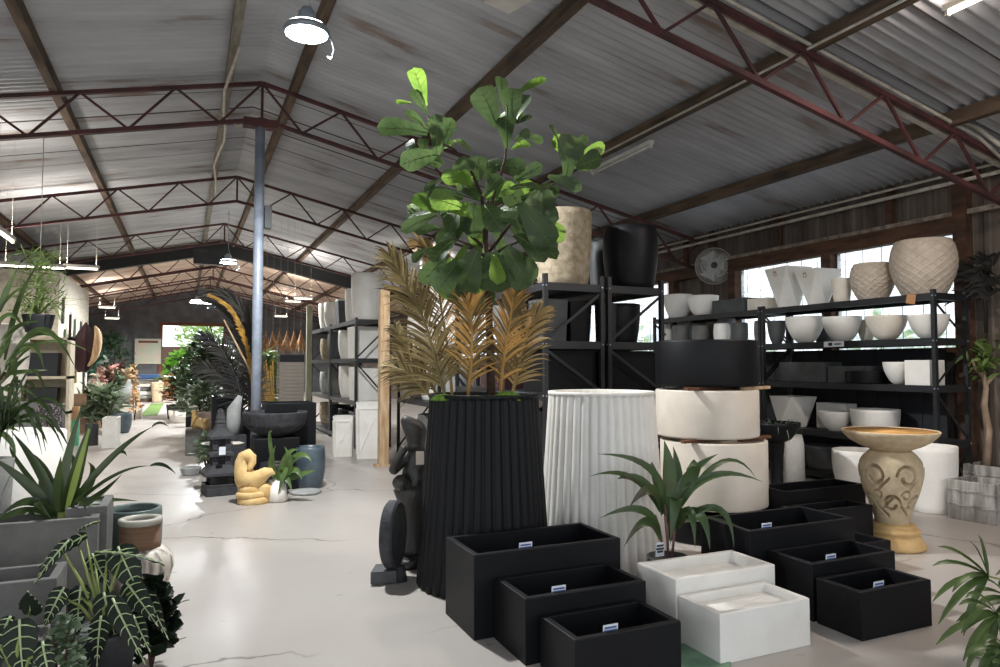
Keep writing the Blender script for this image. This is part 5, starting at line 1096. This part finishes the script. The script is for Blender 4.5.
# hanging dried bunches at back right
for k in range(6):
    c = at(266+k*7, 330, Y=17.2+.2*k); t = thing('hanging_dried_flowers', 'orange-brown dried bunch hanging upside down, %s from the left past the steel post' % ['first', 'second', 'third', 'fourth', 'fifth', 'sixth'][k], 'dried flowers', (c.x, c.y, c.z), 0, 'hanging dried bunches'); mb = MB()
    for i in range(26): a = rr.uniform(0, 2*PI); l = rr.uniform(.4, .65); mb.leaf((0, 0, 0), (math.cos(a)*.05, math.sin(a)*.05, -l*.6), (math.cos(a)*.2*rr.random(), math.sin(a)*.2*rr.random(), -l), .03, 'fig', (math.cos(a), math.sin(a), 0), .2, 4)
    mb.build('dried_stems', mat('rust_dried', '#8a5a35', .8, c2='#b08a5a', scale=12), t)
    MB().tube([(0, 0, -.02), (0, 0, max(.3, rz_(c.x)+.18-c.z))], .002, 5).build('string', cond, t)
bush((at(268, 400, D=15.5).x, at(268, 400, D=15.5).y, 0), .4, at(268, 352, D=15.5).z, pgreen, 420, 'bright green shrub beyond the steel post, between it and the tray stack', lf=.2, seed=31)
# tall black feathery fronds
FD = 10.2; c = at(236, 430, D=FD); O = V((c.x, c.y, 0)); t = thing('dried_palm', 'huge black and yellow feathery palm fronds arching left of the steel post', 'dried palm', O); dark = mat('black_frond', '#1b1c1f', .7, c2='#3c3830', scale=2); yl = mat('yellow_streak_frond', '#b58a38', .7, c2='#8a682a')
def fr(pts, Lf, n, m, w, sd, up=.35, spread=1):
    mb = MB(); frond(mb, [at(x, y, D=FD+q)-O for x, y, q in pts], Lf, n, spread, w, sd, up=up); mb.build('frond', m, t)
fr([(250, 420, 0), (257, 370, 0), (248, 325, 0), (232, 300, 0), (206, 291, 0)], .40, 110, dark, .022, 1, .7, .5)
fr([(248, 420, 0), (250, 370, 0), (238, 330, 0), (222, 308, 0), (206, 298, 0)], .30, 90, dark, .02, 2, .7, .45)
fr([(254, 400, -.1), (246, 345, -.15), (234, 315, -.15), (222, 302, -.15), (210, 296, -.15)], .14, 60, yl, .03, 3, .9, .35)
fr([(244, 420, .1), (238, 385, .1), (222, 350, .1), (202, 336, .1)], .36, 80, dark, .018, 4, .3, .8)
fr([(244, 420, .2), (232, 390, .2), (215, 372, .2), (198, 366, .2)], .34, 70, dark, .018, 5, .3, .8)
fr([(250, 420, .2), (252, 380, .2), (246, 350, .2), (232, 330, .2)], .38, 80, dark, .02, 6, .4, .8)
MB().tube([at(254, 378, D=FD-.3)-O, at(224, 320, D=FD-.3)-O], [.015, .01], 6).build('stick', timberp, t)
MB().lathe([(.18, 0), (.24, .5), (.25, .85), (.21, .85), (.0005, .8)], 28).build('pot', blk, t)
c = at(226, 420, D=10.8); rbox(c.x, c.y, .42, .42, 0, at(226, 396, D=10.8).z, blk, 'black square planter under the green bush left of the fronds', name='square_pot')
# silver tall leaf sculpture
c = at(238, 430, D=9.4); O = V((c.x, c.y, 0)); o = None; t = thing('leaf_sculpture', 'grey curved leaf-shaped stone sculpture behind the pagoda lantern', 'sculpture', O); mb = MB()
pts = [at(233, 435, D=9.4)-O, at(234, 410, D=9.4)-O, at(240, 396, D=9.4)-O]
mb.tube([pts[0], pts[0].lerp(pts[1], .5), pts[1], pts[2]], [.07, .09, .09, .03], 12); mb.build('stone_leaf', lgry, t); MB().box(-.22, .1, -.12, .12, 0, pts[0].z).build('pedestal', lava, t)
# giraffe-like wooden figures
c = at(196, 425, D=11.8); O = V((c.x, c.y, 0)); t = thing('wooden_figure', 'small yellow wooden long-necked animal figure at the right of the aisle', 'figurine', O)
q = lambda x, y, r: (*(at(x, y, D=11.8)-O), r, r)
zb = at(197, 425, D=11.8).z
skin('animal_body', [q(200, 425, .09), q(195, 422, .07), q(194, 415, .05), q(195, 411, .05), q(191, 412, .035), q(205, 424, .09), q(207, 430, .05), q(195, 430, .05)], [(0, 1), (1, 2), (2, 3), (3, 4), (0, 5), (5, 6), (1, 7)], yel, t)
bevel(MB().box(-.16, .2, -.12, .12, 0, zb-.06).build('plinth', gry, t), .01)
c = at(205, 420, D=12.3); rbox(c.x, c.y, .34, .3, 0, at(205, 412, D=12.3).z, mat('pinkish_stone', '#9b8a80', .8), 'pinkish grey stone block planter behind the wooden figure', name='square_pot')
c = at(199, 452, D=9.7); pot(tub(.14, .10, .8, .02), 'low pale grey dish on the floor at the left of the pagoda lantern', (c.x-.1, c.y, 0), lgry, 'round_dish', 'dish')
bush((at(207, 450, D=9.9).x, at(207, 450, D=9.9).y, 0), .18, .55, greyleaf, 160, 'small dusty green plant left of the pagoda lantern', 'foliage_plant', 'plant', .13, 33)
# ------------------------------------------------------------------ right-hand row down the aisle
def potplant(px, py_base, D_, w, h, ph, m, lm, label, seed, r=None, lf=.25, n=260, sq=False, lw=.35):
    c = at(px, 400, D=D_); r = r or w*.8; t = bush((c.x, c.y, 0), r, h, lm, n, label, 'potted_plant', 'plant', lf, seed, lw=lw)
    for ch in t.children: ch.location.z = ph-.06; 
    for ch in t.children: ch.scale.z = (h-ph)/h
    if sq: MB().trough(w, w, ph, .03, .08).build('pot', m, t)
    else: MB().lathe([(w*.38, 0), (w*.42, .01), (w*.5, ph), (w*.45, ph), (.0005, ph-.05)], 28).build('pot', m, t)
    return t
potplant(212, 0, 15.5, .5, 2.05, .5, blk, leafg, 'big leafy green bush in a black pot right of the aisle', 41, .75, .24, 1100)
potplant(203, 0, 19.5, .5, 2.3, .5, blk, leafg, 'tall pale green bush further down the right of the aisle', 42, .9, .28, 900)
potplant(205, 0, 13.2, .45, 1.25, .4, dgry, greyleaf, 'dusty green low bush right of the aisle, before the big leafy one', 43, .48, .2, 500)
potplant(183, 0, 18.4, .7, .95, .32, wht, leafg, 'white bowl planter with low plants at the right of the aisle', 44, .3, .2, 160)
potplant(178, 0, 19.6, .6, 1.15, .4, dgry, mat('russet_leaf', '#7a5a48', .7, c2='#4a4a30'), 'russet-leaved plant in a dark pot behind the white bowl planter', 45, .45, .25, 260)
potplant(188, 0, 22, .6, 1.6, .5, wht, pgreen, 'yellow-green plant in a white pot far down the right of the aisle', 46, .8, .32, 420)
c = at(195, 400, D=17.2); t = tag(bevel(MB().trough(.34, .3, .55, .03, .2).build('square_pot', wht, loc=(c.x, c.y, .35)), .01), 'white square pot marked with a dark leaf drawing, right of the aisle', 'pot')
MB().leaf((-.08, -.154, .15), (.02, -.156, .3), (.1, -.154, .42), .07, 'lance', (0, -1, 0), 0, 6).build('leaf_print', gry, t)
tag(MB().box(-.2, .2, -.16, .16, 0, .349).build('display_block', blk, loc=(c.x, c.y, 0)), 'black block under the white square pot with the leaf drawing', 'block')
# ------------------------------------------------------------------ left-hand side down the aisle
crm = mat('cream_panel', '#e2d6bd', .8, c2='#d3c5aa')
wmx = mat('white_display_panel', '#d9d2c4', .8, c2='#c2b9a8', scale=12)
X_, Y0_, Y1_, H_ = -2.5, 17.4, 22.3, 3.5
struct(bevel(MB().box(-5.4, X_, Y0_, Y1_, 0, H_).build('wall_partition', wmx), .01), 'cream and white boxed-in partition on the left')
hung = mat('dark_hanging', '#4a4b48', .8); rr = random.Random(77)
for k in range(13):
    y = Y0_+.35+k*.36; z1_ = rr.uniform(2.0, 3.2); l = rr.uniform(.35, 1.0); mm = [hung, greyleaf, goldd, bark][k % 4]
    t = thing('wall_hanging', '%s strip hanging on the side of the white partition, %s from its near corner' % (['charcoal', 'grey-green', 'straw-coloured', 'brown'][k % 4], ['first', 'second', 'third', 'fourth', 'fifth', 'sixth', 'seventh', 'eighth', 'ninth', 'tenth', 'eleventh', 'twelfth', 'thirteenth'][k]), 'wall hanging', (X_+.03, y, z1_), 0, 'strips hung on the partition')
    MB().box(-.02, .02, -.05, .05, -l, 0).build('strip', mm, t); MB().tube([(-.02, 0, .04), (.02, 0, .04), (.02, 0, -.01)], .006, 5).build('hook', rackm, t)
# cream shelf unit with black pots
t = thing('display_cabinet', 'cream open cabinet with dark pots at the left, below the hanging basket', 'cabinet', (-2.72, 15.0, 0)); mb = MB()
cw, chh = 1.6, 2.0
for x in (-cw/2, 0, cw/2-.05): mb.box(x, x+.05, -.3, .3, 0, chh)
mb.box(-cw/2, cw/2, .28, .3, 0, chh); mb.build('carcass', crm, t)
for z in (.0, .62, 1.25, 1.95): MB().box(-cw/2, cw/2, -.3, .28, z, z+.05).build('shelf', crm, t)
for i, (x, z, w) in enumerate([(-.42, 1.3, .45), (.36, 1.3, .5), (-.42, .67, .5), (.38, .67, .45), (.36, .05, .5)]):
    rbox(-2.72+x, 14.98, w, .4, z, .42, [blk, blkside][i % 2], 'black square pot in the cream cabinet, %s' % ['top left hole', 'top right hole', 'middle left hole', 'middle right hole', 'bottom right hole'][i], .08)
c = at(2, 345, D=9); pot(tub(.28, 1.0, .7, .02, .06), 'large beige urn at the left edge behind the drooping plant', (c.x, c.y, 1.02), pale, 'urn'); tag(MB().box(-.35, .35, -.3, .3, 0, 1.015).build('display_block', gry, loc=(c.x, c.y, 0)), 'grey block under the large beige urn', 'block')
# hanging basket from truss
c = at(38, 333, Y=9.9); zb = c.z; t = thing('hanging_basket', 'black hanging basket with wispy light green foliage on a long cord at the upper left', 'hanging plant', (c.x, 9.9, zb))
MB().lathe([(.10, 0), (.13, .01), (.17, .2), (.175, .22), (.15, .22), (.0005, .18)], 28).build('basket', blkside, t)
MB().tube([(0, 0, .9), (0, 0, rz_(c.x)-.5-zb)], .005, 5).build('cord', cond, t)
for a in (0, 2.1, 4.2): MB().tube([(.16*math.cos(a), .16*math.sin(a), .2), (0, 0, .9)], .003, 4).build('hanger_wire', cond, t)
mb = MB()
for i in range(420):
    a = rr.uniform(0, 2*PI); q = rr.random(); h = rr.uniform(.2, .95); cpt = V((math.cos(a)*.28*q, math.sin(a)*.28*q, h)); dv = V((rr.gauss(0, 1), rr.gauss(0, 1), rr.uniform(-.2, 1.2))).normalized()*.16; mb.leaf(cpt, cpt+dv*.5, cpt+dv, .016, 'lance', (rr.gauss(0, 1), rr.gauss(0, 1), 1), .1, 4)
for i in range(26):
    a = rr.uniform(0, 2*PI); l = rr.uniform(.3, .6); mb.leaf((0, 0, .2), (math.cos(a)*l*.6, math.sin(a)*l*.6, .5), (math.cos(a)*l, math.sin(a)*l, rr.uniform(.1, .5)), .02, 'strap', (0, 0, 1), .2, 6)
mb.build('foliage', pgreen, t)
# low things along the left aisle
def lbox(px0, px1, D_, yt, yb, m, label, name='box_planter', dep=None, inner=None, taper=0):
    a = at(px0, 400, D=D_); b = at(px1, 400, D=D_); w = (px1-px0)*D_/FPX*.95; z0 = 0 if yb is None else max(0, at(px0, yb, D=D_).z); h = at(px0, yt, D=D_).z-z0; dep = dep or w*.5
    c = (a+b)/2+_f*dep/2; o = bevel(MB().trough(w, dep, h, .03, min(.12, h*.5), taper=taper).build(name, m, loc=(c.x, c.y, z0)), .006); tag(o, label, 'planter')
    if inner: MB().box(-w/2+.04, w/2-.04, -dep/2+.04, dep/2-.04, h-.1, h-.03).build('infill', inner, o)
    return o
peb = mat('dark_pebbles', '#2a2527', .5, c2='#8d8784', scale=38, bump=1, bscale=38, lo=.5, hi=.62)
lbox(8, 55, 11.5, 405, None, peb, 'dark pebble-clad trough at the left, behind the white drum', dep=.35)
lbox(22, 64, 13.4, 393, None, mat('blue_black_glaze', '#2b3138', .3), 'long blue-black trough behind the pebble-clad one', dep=.3)
lbox(58, 76, 13.0, 407, 420, mat('tan_glaze', '#b08a62', .7), 'tan square pot sitting on a green one at the left', taper=.02)
lbox(56, 76, 13.0, 420.2, None, mat('jade_glaze', '#5fae8a', .5, c2='#4c9474'), 'jade green square pot under the tan one')
lbox(67, 84, 15.5, 394, None, mat('brown_box', '#8a705a', .8), 'brown box planter between the dark trough and the orchids')
lbox(97, 112, 12.7, 418, None, wht2, 'white rectangular planter topped with green grass at the left of the aisle', inner=moss, dep=.5)
lbox(85, 97, 13.1, 424, None, blkside, 'black planter left of the white grass-topped planter')
c = at(121, 430, D=15.6); pot(tub(.20, at(121, 413, D=15.6).z, .8, .02, .03), 'blue-grey glossy pot left of the aisle, before the stone head', (c.x, c.y, 0), blugry)
def spot_plant(px, py, d, h, r, m, label, seed, lf=.3, n=160, z0=0, lw=.25):
    c = at(px, py, D=d); return bush((c.x, c.y, z0), r, h, m, n, label, 'foliage_plant', 'plant', lf, seed, lw=lw)
spot_plant(104, 420, 15.8, .95, .45, greyleaf, 'striped dark-leaved plant left of the aisle above the blue-grey pot', 51, .4, 200)
spot_plant(91, 400, 16.2, .95, .3, drac, 'dark green leafy plant left of the aisle beside the brown box', 52, .3, 180)
lbox(119, 137, 19.5, 404, None, pale, 'pale square planter under the grey stone head left of the aisle', dep=.5)
c = at(128, 400, D=19.75); z0 = at(128, 404, D=19.5).z; t = thing('carved_bust', 'grey carved stone head with a pointed topknot on the pale square planter', 'statue', (c.x, c.y, z0+.04)); t.scale = (1.25, 1.25, 1.1)
MB().lathe([(.12, 0), (.14, .04), (.19, .12), (.205, .24), (.19, .34), (.13, .41), (.07, .44), (.06, .5), (.03, .56), (.0005, .6)], 32, fn=lambda th, r, z: r*(1+.08*max(0, math.cos(th+2.0))*(.6 if .12 < z < .25 else 0))).build('head', lgry, t)
MB().lathe([(.0005, -.04), (.03, -.02), (.02, .05), (.0005, .08)], 10, c=(-.07, -.2, .2)).build('nose', lgry, t); MB().lathe([(.0005, -.07), (.03, -.03), (.03, .05), (.0005, .07)], 10, c=(.16, -.06, .2)).build('ear', lgry, t)
bush((at(135, 400, D=19.0).x, at(135, 400, D=19.0).y, 0), .16, .95, mat('yellow_flowers', '#d8b04a', .7, c2='#c98a6a'), 70, 'cluster of yellow and pink flowers beside the stone head', 'flower_bunch', 'flowers', .12, 54, lw=.7)
p = fl(140, 416); q = fl(140, 404); o = MB().box(0, .45, 0, q.y-p.y, 0, .012).build('grass_mat', mat('artificial_grass', '#5f7a35', 1, c2='#4c662a', scale=60, bump=1), loc=(p.x, p.y, .0005)); tag(o, 'flat green artificial grass mat on the floor left of the aisle', 'mat')
tag(MB().lathe([(.0005, 0), (.19, .0), (.2, .004), (.19, .008), (.0005, .008)], 40).build('floor_reflection', mat('green_reflection', '#7fa383', .7, c2='#5f7d68'), loc=(*fl(690, 660).xy, .0005)), 'flat green disc painting a reflection on the floor under the front white trough', 'disc')  # thin green disc painting the reflection beside the white trough
# orchids, dried flowers and pots in the middle left distance
cols = [mat('cream_orchid', '#e9dfcb', .6), mat('pink_orchid', '#c99a92', .6), mat('brown_pod', '#6a4a3a', .7), leafg, greyleaf, mat('tan_dry', '#b79a74', .7)]
nm = ['cream-flowered', 'pink-flowered', 'brown-leaved', 'dark green', 'silvery', 'tan dried']
spots = [(95, 19.5), (101, 20), (107, 20.5), (113, 21), (119, 21.5), (126, 22.5), (95, 23), (100, 23.4), (107, 23.6), (115, 24), (124, 24.5), (132, 25), (104, 26), (113, 26.6), (122, 27.2), (131, 28)]
orw = ['first', 'second', 'third', 'fourth', 'fifth', 'sixth']
for k, (px, d) in enumerate(spots):
    rowi = 0 if k < 6 else (1 if k < 12 else 2); ki = [k, k-6, k-12][rowi]
    spot_plant(px, 400, d, 1.0+.3*((k*7) % 3)/2+.2*rowi, .17, cols[k % 6], '%s plant in the crowd left of the aisle, %s row, %s from the left' % (nm[k % 6], ['front', 'middle', 'back'][rowi], orw[ki]), 60+k, .2, 130, lw=.6)
for k, (px, d, m, lb) in enumerate([(97, 16.8, timberp, 'pale timber'), (100, 18.5, pale, 'cream'), (106, 19.2, gry, 'grey'), (113, 19.8, wht, 'white'), (133, 23, lgry, 'light grey'), (95, 17.9, dgry, 'dark grey')]):
    c = at(px, 400, D=d); pot(tub(.2, .75, .75, .02, .03), '%s upright pot among the crowded stock left of the aisle' % lb, (c.x, c.y, 0), m)
# purple leaf & tan boomerang
c = at(84, 400, D=16.2); O = V((c.x, c.y, 0)); t = thing('dried_palm_spathe', 'dark purple and tan giant dried palm spathes standing at the end of the partition', 'dried leaf', O)
mb = MB(); mb.leaf(at(82, 372, D=16.2)-O, at(78, 345, D=16.2)-O, at(86, 322, D=16.2)-O, .36, 'lance', -_f, .5, 12); mb.leaf(at(84, 372, D=16.3)-O, at(94, 345, D=16.3)-O, at(86, 322, D=16.3)-O, .3, 'lance', -_f+_r*.3, .4, 12); mb.build('purple_spathe', mat('dark_purple_leaf', '#3c2029', .6), t)
mb = MB(); mb.tube([at(x, y, D=16.0)-O for x, y in ((88, 366), (92, 362), (95, 356), (97, 349), (98, 342), (98, 335), (97, 330), (95, 326))], [.02, .05, .075, .085, .085, .075, .055, .02], 12); mb.build('tan_spathe', timberp, t)
MB().tube([(0, 0, .0), at(84, 372, D=16.2)-O], .03, 8).build('stand', rackm, t); MB().box(-.2, .2, -.2, .2, 0, .03).build('stand_foot', rackm, t)
spot_plant(110, 400, 32, 3.0, 1.0, mat('deep_green_palm', '#2c4a2e', .6, trans=.2), 'dark green palm against the back left of the shed', 91, .45, 420, lw=.2)
spot_plant(86, 400, 28.5, 2.8, .8, mat('teal_leaf', '#1f4a38', .6), 'teal-green broad plant behind the purple spathes', 92, .5, 260)
# counter end of the shed
c = at(148, 395, D=29); t = thing('stack_of_bags', 'stack of striped sacks on a pallet at the far end left of the doorway', 'sacks', (c.x, c.y, 0))
for k in range(5): bevel(MB().box(-.5+.03*(k % 2), .5-.02*(k % 3), -.35, .35, .12+k*.16, .12+k*.16+.145).build('sack', [lgry, wht, gry, pale, wht][k], t), .04, 3)
MB().box(-.55, .55, -.4, .4, 0, .115).build('pallet', timber, t)
c = at(157, 392, D=28.5); pot(tub(.24, .8, .75, .02), 'tall tan pot at the far end of the aisle beside the sacks', (c.x, c.y, 0), sand)
c = at(166, 392, D=31); rbox(c.x, c.y, .6, .5, 0, 1.1, mat('orange_crate', '#b5713f', .7), 'orange crate by the far doorway', name='crate')
c = at(149, 372, D=28.5); o = bevel(MB().box(-.42, .42, -.3, .3, 0, .2).build('blue_bag', mat('blue_cloth', '#27476e', .8), loc=(c.x, c.y+.2, .925)), .06, 3); tag(o, 'dark blue bag lying on top of the striped sacks', 'bag')
c = at(148, 350, Y=YE-.14); t = thing('poster_board', 'pale green framed poster board on the back wall left of the far doorway', 'sign', (c.x, YE-.07, 0)); z0 = at(148, 364, Y=YE-.1).z; z1 = at(148, 338, Y=YE-.1).z
MB().box(-.62, .62, -.03, .03, z0, z1).build('board', mat('pale_green_board', '#bccab6', .7, c2='#d6c3b0', scale=3), t); mb = MB()
for a in (-.64, .60): mb.box(a, a+.04, -.05, -.03, z0, z1)
mb.box(-.64, .64, -.05, -.03, z1-.04, z1); mb.build('board_frame', grngry, t); MB().box(-.45, .45, -.045, -.031, z1-.25, z1-.14).build('board_heading', mat('brown_heading', '#7a4a35', .7), t)
# fallen straws on the floor by the vase
for k, (a, b) in enumerate([((168, 634), (182, 629)), ((171, 642), (186, 638))]):
    p, q = fl(*a), fl(*b); o = MB().tube([p-p+V((0, 0, .004)), q-p+V((0, 0, .004))], .002, 5).build('dry_straw', gry, loc=(p.x, p.y, 0)); tag(o, '%s of two dry straws fallen on the floor beside the vase' % ['farther', 'nearer'][k], 'straw')
